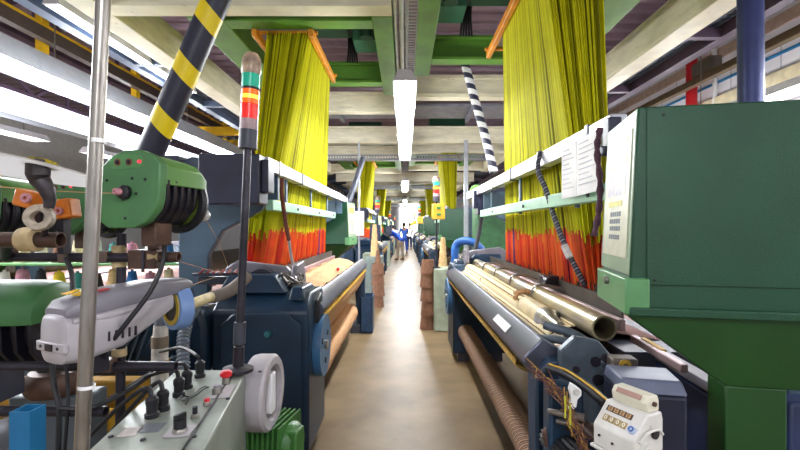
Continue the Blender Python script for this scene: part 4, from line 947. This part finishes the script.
tag(MB().box(cx.x-.05, cx.x+.05, cx.y-.03, cx.y+.06, 0, cx.z-.064).build('counter_pedestal', mat('dark_rust_iron', '#3b302c', .55, .3, var=.3)), 'dark iron pedestal under the off white counter box', 'pedestal')
# navy machine covers right of the cloth path
t = thing('navy_cover_box', 'navy box cover with a pale flat top beside the white counter', 'cover', (.8, 1.5, 0))
m = MB(); m.hexa([(.70,1.42,.0),(.89,1.38,.0),(.93,1.56,.0),(.72,1.60,.0),(.70,1.42,.965),(.89,1.38,.965),(.93,1.56,.965),(.72,1.60,.965)]); m.build('body', mat('indigo_cover', '#1c2138', .4, var=.2), t, bevel=.012)
m = MB(); m.hexa([(.70,1.42,.965),(.89,1.38,.965),(.93,1.56,.965),(.72,1.60,.965),(.712,1.445,1.005),(.885,1.405,1.005),(.92,1.55,1.005),(.725,1.59,1.005)]); m.build('lid', mat('slate_lid', '#6a7088', .4, var=.12), t, bevel=.006)
t = thing('side_guard', 'long navy guard plate running down behind the white counter', 'guard', (1.09, 1.7, 0))
m = MB(); m.hexa([(1.06,1.5,0),(1.12,1.5,0),(1.12,1.87,0),(1.06,1.87,0),(1.06,1.5,.91),(1.12,1.5,.91),(1.12,1.87,.93),(1.06,1.87,.93)]); m.build('plate', mat('navy_guard', '#28365c', .4, var=.15), t, bevel=.008)
MB().bar((1.09, 1.5, .935), (1.09, 1.87, .955), .06, .035).build('top_rail', MGREY, t, bevel=.004)
MB().bar((.985, 1.55, 1.0), (.985, 1.9, 1.02), .028, .03).build('upper_rail', mat('pink_grey_rail', '#b49a9c'), t, bevel=.004)
MB().bar((1.0, 1.7, 1.02), (1.0, 1.85, 1.03), .02, .012).build('yellow_patch', mat('yellow_strip', '#e0b02a'), t)
tag(MB().box(1.31, 1.9, 1.5, 1.6, 0, .9).build('navy_side_unit', mat('navy_guard', '#28365c'), bevel=.015), 'navy unit cut off by the right edge beside the green post', 'machine')
# casting with holes at the end of the breast beam
t = thing('end_casting', 'blue grey iron casting with round holes at the near end of the pipe', 'casting', P(575, 365, 1.7))
CG = mat('blue_grey_casting', '#5f6a76', .45, .3, var=.2, scale=14, stain='#4a4038')
m = MB(); m.prism([(.60, .70), (.60, 1.02), (.66, 1.075), (.75, 1.06), (.80, 1.0), (.79, .70)], 'Y', 1.70, 1.74); pl_ = m.build('plate', CG, t, bevel=.006)
for x, z, r in ((.735, .98, .02), (.745, .91, .022), (.66, .95, .014)): MB().cyl((x, 1.70, z), (x, 1.694, z), r, 18).build('hole_plug', IRON, pl_)
for pts, r in (([P(530, 338, 1.95), P(560, 340, 1.85), P(590, 350, 1.78), P(606, 366, 1.7)], .017), ([P(545, 325, 2.0), P(575, 335, 1.9), P(600, 352, 1.8)], .02), ([P(560, 352, 1.8), P(590, 362, 1.72), P(612, 360, 1.7)], .014)):
    MB().tube(curve_pts(pts, 14), r, 10).build('arm', CG, t)
for px, py, d in ((567, 348, 1.78), (590, 345, 1.8), (604, 358, 1.72)): MB().lathe([(0, 0), (.024, 0), (.024, .02), (.014, .03), (0, .03)], P(px, py, d), (0, -1, .2), 16).build('pivot', IRON, t)
bk = MB().cbox(P(622, 364, 1.62), (.09, .07, .055), Matrix.Rotation(-.1, 3, 'Z')).build('bearing_block', mat('rusty_block', '#6d6258', .5, .35, var=.3, scale=20), t, bevel=.008)
MB().lathe([(.009, 0), (.02, 0), (.022, .01), (.009, .012)], P(624, 365, 1.585), (0, -1, 0), 18, closed=True).build('brass_bush', mat('brass_bush', '#a8862e', .4, .7), bk)
MB().box(.60, .80, 1.66, 1.74, .1, .70).build('stand', NAVY, t)
# guide arm with white hook, yarn waste and fluted roller
t = thing('guide_arm', 'black guide arm with a white plastic hook at the lower right', 'arm', P(560, 400, 1.5))
MB().tube(curve_pts([P(548, 368, 1.62), P(566, 374, 1.55), P(588, 388, 1.45), P(606, 404, 1.36)], 14), .017, 12).build('arm', BLACK, t)
MB().tube(curve_pts([P(549, 364, 1.60), P(568, 371, 1.53), P(590, 386, 1.43), P(607, 400, 1.34)], 14), .0035, 6).build('yellow_cord', mat('yellow_strip', '#e0b02a'), t)
m = MB(); hk = [(575, 385), (580, 389), (580, 394), (576, 398), (575, 405), (571, 409), (565, 407), (566, 404), (569, 402), (570, 396), (568, 388), (570, 382)]
q = [P(x, y, 1.4) for x, y in hk]; 
m.prism([(p.x, p.z) for p in q], 'Y', 1.385, 1.405); h_ = m.build('white_hook', WHGLOSS, t, bevel=.003)
MB().cyl(P(577, 392, 1.384), P(577, 392, 1.372), .009, 14).build('hook_bolt', STEEL, h_)
for a, b in (((548, 411), (585, 418)), ((557, 421), (595, 428))): MB().tube([P(*a, 1.5), P(*b, 1.42)], [.009, .014], 12).build('steel_finger', STEEL, t)
MB().cyl(P(572, 415, 1.5), P(599, 440, 1.36), .020, 14).build('shaft', RUST, t)
MB().cyl(P(599, 440, 1.36), P(602, 443, 1.345), .012, 12).build('shaft_end', STEEL, t)
MB().box(.50, .62, 1.52, 1.6, .0, .95).build('support', NAVY, t, bevel=.01)
rng = random.Random(9); m = MB()
for k in range(90):
    f = rng.random(); path = [P(537, 372, 1.5), P(553, 388, 1.44), P(565, 402, 1.40), P(570, 420, 1.38), P(580, 436, 1.36), P(585, 452, 1.34)]
    i = min(int(f*5), 4); p = path[i].lerp(path[i+1], f*5-i)
    d = (path[i+1]-path[i]).normalized()*rng.uniform(.02, .06)
    j = lambda s_: Vector((rng.gauss(0, s_), rng.gauss(0, s_), rng.gauss(0, s_)))
    m.mi = rng.choice((0, 0, 1, 1, 2))
    m.tube([p-d+j(.012), p+j(.008), p+d+j(.012)], .0018, 4)
o = m.build('yarn_waste', [mat('brown_waste_yarn', '#7d5540', .85), mat('ochre_waste_yarn', '#b5883c', .85), mat('dark_waste_yarn', '#5b3a3a', .85)])
tag(o, 'frayed brown and gold yarn waste hanging beside the white hook', 'yarn waste', None, 'stuff')
for k, (px, y0_, y1_) in enumerate(((565, 396, 418), (570, 404, 428))):
    tag(MB().tube([P(px, y0_, 1.37), P(px+.5, (y0_+y1_)/2, 1.37), P(px, y1_, 1.37)], .003, 6).build('thread', mat('lime_thread', '#c9c23a', .7)), 'short lime thread hanging %s the white hook' % ('straight under', 'right of and below')[k], 'thread')
t = thing('fluted_roller', 'black fluted roller at the bottom below the white hook', 'roller', P(570, 445, 1.5))
a, b = P(552, 436, 1.62), P(592, 476, 1.36); d = (b-a).normalized()
m = MB(); n = 36
x_ = d.cross(Vector((0, 0, 1))).normalized(); y_ = x_.cross(d)
R = []
for p in (a, b): R.append([p+(x_*math.cos(2*PI*k/n)+y_*math.sin(2*PI*k/n))*(.052 if k % 2 else .045) for k in range(n)])
m.loft(R, sm=False); m.build('body', BLACK, t)
MB().tube(curve_pts([P(548, 446, 1.55), P(546, 432, 1.56), P(556, 424, 1.56), P(570, 428, 1.52)], 14), .012, 10).build('end_guard', RUST, t)
# paper sheets and cords hung on the right heald rail
def sheet(px0, px1, y0, y1a, y1b, d0, d1, label):
    a, b, c, e = P(px0, y0[0], d0), P(px1, y0[1], d1), P(px1, y1b, d1), P(px0, y1a, d0)
    t = thing('paper_sheet', label, 'paper', a, 'papers on the right rail')
    n = Vector((-.004, 0, 0))
    s_ = MB().hexa([e, c, c+n, e+n, a, b, b+n, a+n]).build('page', PAPER, t)
    for k in range(9):
        f = .1+k*.09; p, q = a.lerp(e, f), b.lerp(c, f)
        MB().bar(p.lerp(q, .12)+n*1.5, p.lerp(q, .55+.3*((k*7) % 3)/2)+n*1.5, .003, .003, (1, 0, 0)).build('print_line', mat('faint_print', '#c9cbd6', .6), s_)
    return t
sheet(562.5, 577, (147, 141), 199, 196, 2.31, 2.115, 'cream edged white paper sheet taped on the right rail, left of its neighbour')
sheet(577.5, 601, (140, 128), 196, 190, 2.11, 1.855, 'white ruled paper sheet taped on the right rail, next to the purple rope')
tag(MB().tube(curve_pts([P(600, 128, 1.8), P(597, 150, 1.8), P(600, 180, 1.8), P(599, 210, 1.8), P(594, 236, 1.8)], 24), [.012+.003*math.sin(k*1.9) for k in range(25)], 10).build('rope', mat('purple_brown_rope', '#5a3a48', .9, var=.3, scale=60, bump=.5, bscale=90)), 'fuzzy purple brown rope hanging beside the green cabinet', 'rope')
t = thing('rail_terminal', 'dark terminal box on the right rail behind the green cabinet top', 'box', P(612, 135, 1.95))
MB().cbox(P(612, 134, 1.81), (.055, .06, .13)).build('box', mat('indigo_box', '#2e3048'), t, bevel=.006)
MB().cbox(P(605, 151, 1.80), (.035, .04, .04)).build('plug', DGREY, t, bevel=.006)
BR = stripes('braided_cord', 'Z', 28, ['#23232b', '#5a5a66', '#23232b', '#8a8a92'], .5, rot=(.5, .4, 0))
tag(MB().tube(curve_pts([P(540, 152, 2.72), P(538, 170, 2.68), P(546, 190, 2.66), P(556, 222, 2.6), P(567, 250, 2.55), P(578, 272, 2.5), P(585, 286, 2.48)], 30), .016, 12).build('braided_hose', BR), 'braided black and silver hose slanting across the right harness', 'hose')
tag(MB().tube([P(564, 245, 2.53), P(570, 258, 2.50)], .021, 12).build('tape_sleeve', TAPE), 'pale tape sleeve around the braided hose before the orange threads', 'tape')
tag(MB().tube(curve_pts([P(282, 178, 2.95), P(282, 195, 2.95), P(286, 225, 3.0), P(289, 240, 3.05)], 16), .014, 10).build('rope', mat('red_brown_rope', '#7a4636', .9, bump=.4)), 'red brown rope hanging from the left rail before the yellow cords', 'rope')
tag(MB().tube(curve_pts([P(289, 240, 3.05), P(291, 255, 3.1), P(294, 266, 3.15), P(298, 276, 3.2)], 12), .010, 10).build('cord', mat('pale_cord', '#b9b3b0', .6)), 'pale cord continuing below the red brown rope on the left', 'cord')
# striped hoses at the far ends of the rails
WB = stripes('white_black_stripes', 'Z', 8.5, ['#e9e8ec', '#33344a'], .45, rot=(.0, -.3, 0))
tag(MB().tube([P(464, 60, 5.3), P(474, 97, 5.25), P(485, 135, 5.2), P(494, 172, 5.15)], .05, 18).build('striped_hose', WB), 'black and white striped hose slanting down to the right rail', 'hose')
tag(MB().tube([P(363, 158, 7.4), P(357, 178, 7.25), P(350, 198, 7.1), P(346, 210, 7.0)], .048, 16).build('grey_hose', mat('slate_hose', '#4a4d58', .4, .2)), 'dark slanting hose coming down to the far end of the left rail', 'hose')
t = thing('tray_post', 'thin steel post holding the cable tray right of the aisle', 'post', P(466, 265, 7.6))
x = P(466, 0, 7.6).x; MB().box(x-.035, x+.035, 7.57, 7.63, 0, 3.0).build('upright', mat('galvanised_tray', '#a9abb2'), t)
MB().box(x-.1, x+.1, 7.5, 7.7, 0, .03).build('base_plate', mat('galvanised_tray', '#a9abb2'), t)
t = thing('tray_post', 'thin pale post with a paper notice left of the aisle', 'post', P(358, 250, 7.8))
x = P(359, 0, 7.8).x; MB().box(x-.016, x+.016, 7.78, 7.83, 0, 3.0).build('upright', mat('galvanised_tray', '#a9abb2'), t)
MB().box(x-.07, x+.09, 7.76, 7.775, 1.35, 1.78).build('notice', PAPER, t)
# blue bent pipe and green motor beyond the right loom
t = thing('blue_pipe', 'blue bent pipe arching over beyond the right loom', 'pipe', P(457, 265, 6.0))
MB().tube(curve_pts([P(455, 262, 6.0), P(456, 246, 6.0), P(464, 241, 5.95), P(474, 243, 5.9), P(482, 250, 5.9)], 20), .055, 14).build('bend', mat('bright_blue_pipe', '#2a62b0', .4), t)
MB().cyl(P(455, 262, 6.0), P(456, 300, 6.0), .05, 14).build('riser', TANR, t)
tag(MB().tube(curve_pts([P(482, 215, 5.6), P(478, 238, 5.6), P(471, 262, 5.5), P(462, 275, 5.4)], 16), .028, 10).build('black_hose', BLACK), 'black hose hanging behind the far end of the right loom', 'hose')
# yellow switch box on the right signal pole
SR = signal(P(436.5, 268, 6.4), P(436.5, 182, 6.4), 'signal light with yellow switch box right of the aisle, nearest the viewer', .05)
c = P(437, 213, 6.3)
sb = MB().box(c.x-.07, c.x+.11, 6.24, 6.38, 1.61, 1.83).build('switch_box', mat('amber_switch_box', '#d9a32a', .45, var=.1), SR, bevel=.01)
for z in (1.77, 1.68): MB().box(c.x-.01, c.x+.05, 6.225, 6.24, z-.015, z+.015).build('green_label', mat('green_label', '#2f7a3a', .5), sb)
tag(MB().box(c.x-.04, c.x+.3, 6.3, 6.7, 0, .9).build('pole_stand', mat('pale_green_stand', '#9aa48f', .5, var=.15), bevel=.015), 'pale green machine stand under the signal pole right of the aisle', 'stand')
for k in (1, 2, 3):
    copy_tree(SR, (0, PITCH*k, 0), relabel(SR['label'], k))
    s_ = signal(P(238, 371, 1.63)+Vector((0, PITCH*k, 0)), P(251, 75, 1.66)+Vector((0, PITCH*k, 0)), relabel('signal light on a dark box left of the aisle, nearest the viewer', k), .05)
    b_ = P(238, 371, 1.63)+Vector((0, PITCH*k, 0))
    MB().box(b_.x-.12, b_.x+.1, b_.y-.12, b_.y+.12, 1.2, 1.55).build('dark_box', mat('indigo_box', '#2e3048'), s_, bevel=.01)
    tag(MB().box(b_.x-.25, b_.x+.05, b_.y-.3, b_.y+.25, 0, .955).build('pole_stand', mat('pale_green_stand', '#9aa48f'), bevel=.015), 'machine stand under the left signal pole, %s from the viewer' % ('second', 'third', 'fourth')[k-1], 'stand')
# ================================================================ aisle ends, background, people
def pots(x, y, n, r, label, nm0):
    for k in range(n):
        m = MB().lathe([(0, 0), (r, 0), (r*.8, .2), (r*.72, .2), (r*.72, .17), (0, .17)], (x+.006*((k*5) % 3-1), y, k*.205), (0, 0, 1), 24)
        w_ = ['lowest', 'second from the floor', 'third from the floor', 'fourth from the floor', 'fifth from the floor'][k] if k < n-1 else 'topmost'
        tag(m.build('cardboard_tub', CARDB), label+', '+w_, 'tub', nm0)
c = P(378, 305, 8.3); pots(c.x, c.y, 4, .125, 'brown cardboard tub in the stack beyond the left loom', 'brown tubs on the left')
tag(MB().lathe([(0, 0), (.06, 0), (.03, .24), (0, .24)], (c.x, c.y, 3*.205+.20), (0, 0, 1), 18).build('brown_cone', CARDB), 'dark brown cone standing on the left tub stack', 'cone')
c = P(427.5, 327, 6.5); pots(c.x-.0, c.y, 5, .11, 'brown cardboard tub in the stack right of the aisle', 'brown tubs on the right')
def conestack(p, h, r, label, n=5):
    t = thing('yarn_cone_stack', label, 'yarn cones', p, 'stacks of tan cones')
    for k in range(n):
        f = k/n; MB().lathe([(0, 0), (r*(1-.5*f), 0), (r*(.8-.5*f), h/n), (0, h/n)], Vector(p)+Vector((0, 0, k*h/n)), (0, 0, 1), 18).build('cone', CONE, t)
conestack(P(374.5, 256, 8.6), .62, .085, 'tall tan stack of yarn cones left of the aisle on a grey stand')
tag(MB().box(P(366, 0, 8.6).x, P(383, 0, 8.6).x, 8.4, 8.9, 0, P(0, 256, 8.6).z).build('cone_stand', mat('grey_green_stand', '#7f8c88', .5, var=.15), bevel=.015), 'grey green stand under the tall tan cones on the left', 'stand')
conestack(P(443, 267, 6.8), .46, .075, 'shorter tan stack of yarn cones beside the right signal pole')
tag(MB().box(P(440.5, 0, 6.8).x, P(447, 0, 6.8).x+.05, 6.7, 6.95, 0, P(0, 267, 6.8).z).build('cone_stand', mat('grey_green_stand', '#7f8c88'), bevel=.01), 'small stand under the shorter tan cones beside the right signal pole', 'stand')
# blue open bin left of the aisle
t = thing('blue_bin', 'dark blue upright metal bin on the floor beside the left loom end', 'bin', P(368, 333, 6.3))
a, b = P(361, 0, 6.3).x, P(373, 0, 6.3).x; y0 = 6.2; y1 = 6.6; zt = P(0, 296, 6.3).z
for q in ((a, b, y0, y0+.012), (a, b, y1-.012, y1), (a, a+.012, y0, y1), (b-.012, b, y0, y1)): MB().box(q[0], q[1], q[2], q[3], 0, zt).build('side', mat('bin_blue', '#2d4a6b', .45, var=.25, stain='#6a4a38'), t)
MB().box(a, b, y0, y1, 0, .02).build('bottom', mat('bin_blue', '#2d4a6b'), t)
# green units seen beyond the right loom
t = thing('green_gearbox', 'bright green gear unit behind the far end of the right loom', 'machine', P(490, 255, 6.4))
for px, py, r in ((478, 192, .1), (500, 258, .12), (480, 262, .1)):
    MB().lathe([(0, 0), (r, 0), (r*1.05, .03), (r*.9, .2), (0, .22)], P(px, py, 6.4), (-.3, -1, 0), 22).build('rotor', mat('bright_green_unit', '#6aa23a', .4, var=.15), t)
MB().box(P(476, 0, 6.4).x, P(508, 0, 6.4).x, 6.45, 6.8, 0, 2.0).build('column', mat('deep_green_unit', '#3a6a42', .45, var=.2), t, bevel=.03)
tag(MB().cyl(P(497, 255, 6.1), P(497, 255, 6.0), .05, 16).build('yellow_cap', YELP), 'small yellow cap in front of the bright green gear unit', 'cap')
# yarn creel behind the feeders, cones one by one
t = thing('yarn_creel', 'low green creel frame of coloured yarn cones behind the feeders', 'creel', (-2.5, 3.6, 0))
for z in (.98, 1.2): MB().box(-4.3, -1.75, 3.4, 3.75, z, z+.02).build('shelf', GREENL, t, bevel=.004)
MB().box(-4.3, -1.75, 3.36, 3.4, .92, 1.0).build('front_rail', mat('creel_green', '#5f8c45', .4, var=.15), t, bevel=.004)
for x in (-4.25, -3.4, -2.55, -1.8): MB().box(x-.02, x+.02, 3.55, 3.6, 0, 1.42).build('upright', GREENL, t)
CC = [('tan', '#cfae80'), ('white', '#ece9e4'), ('yellow', '#e0c02a'), ('teal', '#3f8f8a'), ('blue', '#2f6fb0'), ('brown', '#7a5240'), ('pink', '#c98aa0'), ('green', '#6a9a3f'), ('black', '#2a2830'), ('cream', '#e4d4ae')]
rng = random.Random(4)
for row, z in ((0, 1.001), (1, 1.221)):
    for k in range(17):
        nm, col = CC[(k*3+row*4+rng.randint(0, 2)) % len(CC)]; x = -4.2+k*.145
        r = rng.uniform(.045, .06); h = rng.uniform(.13, .17)
        o = MB().lathe([(0, 0), (r, 0), (r*1.02, .01), (r*.6, h), (.012, h), (.012, h+.015), (0, h+.015)], (x, 3.5, z), (0, 0, 1), 16).build('yarn_cone', mat(nm+'_cone_yarn', col, .85, var=.12, scale=30, bump=.2))
        pos = '%s from the right end' % ['first', 'second', 'third', 'fourth', 'fifth', 'sixth', 'seventh', 'eighth', 'ninth', 'tenth', 'eleventh', 'twelfth', 'thirteenth', 'fourteenth', 'fifteenth', 'sixteenth', 'seventeenth'][16-k]
        tag(o, '%s yarn cone on the %s creel shelf, %s' % (nm, ('lower', 'upper')[row], pos), 'yarn cone', 'cones on the creel')
# green machine beam at the far left
t = thing('green_machine_bed', 'long green machine bed behind the feeders at the far left', 'machine', (-3, 2.9, 0))
MB().box(-4.4, -1.9, 2.75, 3.0, .98, 1.08).build('bed', mat('creel_green', '#5f8c45'), t, bevel=.01)
for x in (-4.2, -2.1): MB().box(x, x+.12, 2.8, 2.95, 0, .98).build('leg', GREENM, t)
# looms and harnesses of the left bay
for k, (dx, dy) in enumerate(((-4.9, 2.4), (-4.9, 10.1), (-4.9, 17.8))):
    w_ = ('nearest', 'second', 'third')[k]
    copy_tree(LR, (dx, dy, 0), 'loom of the left bay row with striped cloth, %s from the viewer' % w_)['group'] = 'looms in the left bay'
    copy_tree(CR, (dx, dy, 0), 'green cabinet of the left bay row, %s from the viewer' % w_)['group'] = 'left bay cabinets'
    if k: copy_tree(HR, (dx, dy, 0), 'cord harness of the left bay row, %s from the viewer' % w_)['group'] = 'left bay harnesses'
# ---------------------------------------------------------------- workers
def skin(name, verts, edges, m, parent, sub=2):
    me = bpy.data.meshes.new(name); me.from_pydata([v[0] for v in verts], edges, []); me.update()
    o = bpy.data.objects.new(name, me); C.objects.link(o)
    sk = o.modifiers.new('skin', 'SKIN'); sk.use_smooth_shade = True
    for i, v in enumerate(verts):
        d = me.skin_vertices[0].data[i]; d.radius = (v[1], v[2] if len(v) > 2 else v[1]); d.use_root = (i == 0)
    ss = o.modifiers.new('sub', 'SUBSURF'); ss.levels = sub; ss.render_levels = sub
    dg = bpy.context.evaluated_depsgraph_get(); bpy.context.view_layer.update()
    me2 = bpy.data.meshes.new_from_object(o.evaluated_get(bpy.context.evaluated_depsgraph_get()))
    o.modifiers.clear(); o.data = me2; me2.name = name; me2.materials.clear(); me2.materials.append(m)
    for p in me2.polygons: p.use_smooth = True
    if parent: o.parent = parent
    return o
SKIN = mat('skin_tone', '#b98a6a', .6, var=.05); HAIR = mat('dark_hair', '#2a201c', .7)
def worker(loc, rotz, label, bend, shirt, trousers, reach=.5):
    """faces local +Y; bend = forward lean of the trunk in radians"""
    t = thing('person', label, 'person', (0, 0, 0), None, True)
    hip = Vector((0, 0, .92)); up = Vector((0, math.sin(bend), math.cos(bend))); fw = Vector((0, math.cos(bend), -math.sin(bend)))
    A = lambda x, f, u: hip+Vector((x, 0, 0))+fw*f+up*u
    sh = [A(s*.19, 0, .48) for s in (-1, 1)]; hd = A(0, .03, .72)
    el = [sh[i]+Vector((s*.05, .14*reach, -.26)) for i, s in enumerate((-1, 1))]
    wr = [el[i]+Vector((-s*.03, .22, -.06+.04*i)) for i, s in enumerate((-1, 1))]
    kn = [Vector((-.1, .05, .5)), Vector((.1, -.04, .5))]; an = [Vector((-.1, .06, .08)), Vector((.1, -.12, .08))]; to = [a+Vector((0, .16, -.04)) for a in an]
    V = [(hip, .13, .1), (A(0, 0, .22), .12, .1), (A(0, 0, .45), .15, .1), (A(0, .0, .55), .055), (A(0, .02, .62), .055), (hd, .085, .1), (A(0, .03, .80), .075, .085)]
    E = [(0, 1), (1, 2), (2, 3), (3, 4), (4, 5), (5, 6)]
    for i in (0, 1):
        n = len(V); V += [(sh[i], .055), (el[i], .042), (wr[i], .03)]; E += [(2, n), (n, n+1), (n+1, n+2)]
        n2 = len(V); d = (wr[i]-el[i]).normalized(); s = (-1, 1)[i]
        V += [(wr[i]+d*.06, .032, .018)]; E += [(n+2, n2)]
        for k, (ox, L_) in enumerate(((-.03, .06), (-.01, .075), (.01, .07), (.03, .055))):
            q = len(V); V += [(wr[i]+d*.10+Vector((ox, 0, 0)), .009), (wr[i]+d*(.10+L_)+Vector((ox, 0, -.02)), .008)]; E += [(n2, q), (q, q+1)]
        q = len(V); V += [(wr[i]+d*.07+Vector((-s*.04, 0, .0)), .010), (wr[i]+d*.11+Vector((-s*.05, 0, -.01)), .008)]; E += [(n2, q), (q, q+1)]
    for i in (0, 1):
        n = len(V); V += [(hip+Vector(((-.1, .1)[i], 0, -.08)), .085), (kn[i], .06), (an[i], .042), (to[i], .04, .03)]; E += [(0, n), (n, n+1), (n+1, n+2), (n+2, n+3)]
    skin('body', V, E, SKIN, t)
    V = [(A(0, 0, -.14), .165, .135), (A(0, 0, .02), .16, .13), (A(0, 0, .22), .15, .125), (A(0, 0, .46), .175, .12), (A(0, 0, .53), .07)]; E = [(0, 1), (1, 2), (2, 3), (3, 4)]
    for i in (0, 1): n = len(V); V += [(sh[i], .075), (el[i].lerp(sh[i], .2), .058)]; E += [(3, n), (n, n+1)]
    skin('shirt', V, E, shirt, t)
    V = [(hip+Vector((0, 0, .02)), .155, .125), (hip+Vector((0, 0, -.06)), .14, .12)]; E = [(0, 1)]
    for i in (0, 1): n = len(V); V += [(hip+Vector(((-.1, .1)[i], 0, -.14)), .1), (kn[i], .075), (an[i]+Vector((0, 0, .02)), .062)]; E += [(1, n), (n, n+1), (n+1, n+2)]
    skin('trousers', V, E, trousers, t)
    V = [(A(0, -.015, .76), .09, .1), (A(0, -.01, .835), .075, .08), (A(0, -.07, .70), .06)]; skin('hair', V, [(0, 1), (0, 2)], HAIR, t)
    for i in (0, 1):
        skin('shoe', [(an[i]+Vector((0, -.04, -.04)), .05, .04), (an[i]+Vector((0, .08, -.045)), .05, .035), (to[i]+Vector((0, .02, 0)), .045, .03)], [(0, 1), (1, 2)], BLACK, t)
        MB().cyl(hd+fw*.082+Vector(((-.033, .033)[i], 0, .01)), hd+fw*.092+Vector(((-.033, .033)[i], 0, .01)), .011, 10).build('eye', BLACK, t)
        MB().lathe([(0, 0), (.03, 0), (.026, .012), (0, .014)], hd+Vector(((-.083, .083)[i], 0, 0)), ((-1, 1)[i], 0, 0), 12).build('ear', SKIN, t)
    MB().tube([hd+fw*.08, hd+fw*.105-up*.03], [.012, .018], 8).build('nose', SKIN, t)
    MB().cbox(hd+fw*.085-up*.055, (.05, .012, .012)).build('mouth', mat('lip_tone', '#8f5548', .6), t)
    t.location = loc; t.rotation_euler.z = rotz
    return t
BSH = mat('royal_blue_shirt', '#1f4fd0', .8, var=.12, scale=8); BEI = mat('beige_trousers', '#cfc2b0', .8, var=.1); NVT = mat('navy_trousers', '#26304f', .8); WSH = mat('white_shirt', '#e9eaf0', .8, var=.05)
worker((-.22, 20.0, .0), .95, 'person in a blue shirt and beige trousers leaning over the left loom', .75, BSH, BEI)
worker((-.02, 25.5, .0), .3, 'person in a blue shirt and navy trousers standing behind the leaning worker', .25, mat('mid_blue_shirt', '#3f6fd8', .8), mat('blue_trousers', '#2a4fae', .8))
worker((.3, 29.5, .0), .1, 'person in a white shirt and navy trousers farthest down the aisle', .05, WSH, NVT, .2)
# ================================================================ camera, world, view
cam = bpy.data.cameras.new('camera'); co = bpy.data.objects.new('camera', cam); C.objects.link(co)
co.location = (0, 0, 1.5); co.rotation_euler = (PI/2, 0, 0)
cam.lens = F*36/800; cam.sensor_width = 36; cam.shift_x = -5/800; cam.shift_y = 2/800; cam.clip_start = .05; cam.clip_end = 200
S.camera = co
wd = bpy.data.worlds.new('hall_ambient'); S.world = wd; wd.use_nodes = True
bg = wd.node_tree.nodes['Background']; bg.inputs['Color'].default_value = (.93, .96, 1, 1); bg.inputs['Strength'].default_value = .7
S.view_settings.view_transform = 'Standard'; S.view_settings.look = 'None'; S.view_settings.gamma = 1; S.view_settings.use_curve_mapping = False
S.view_settings.exposure = 0.15
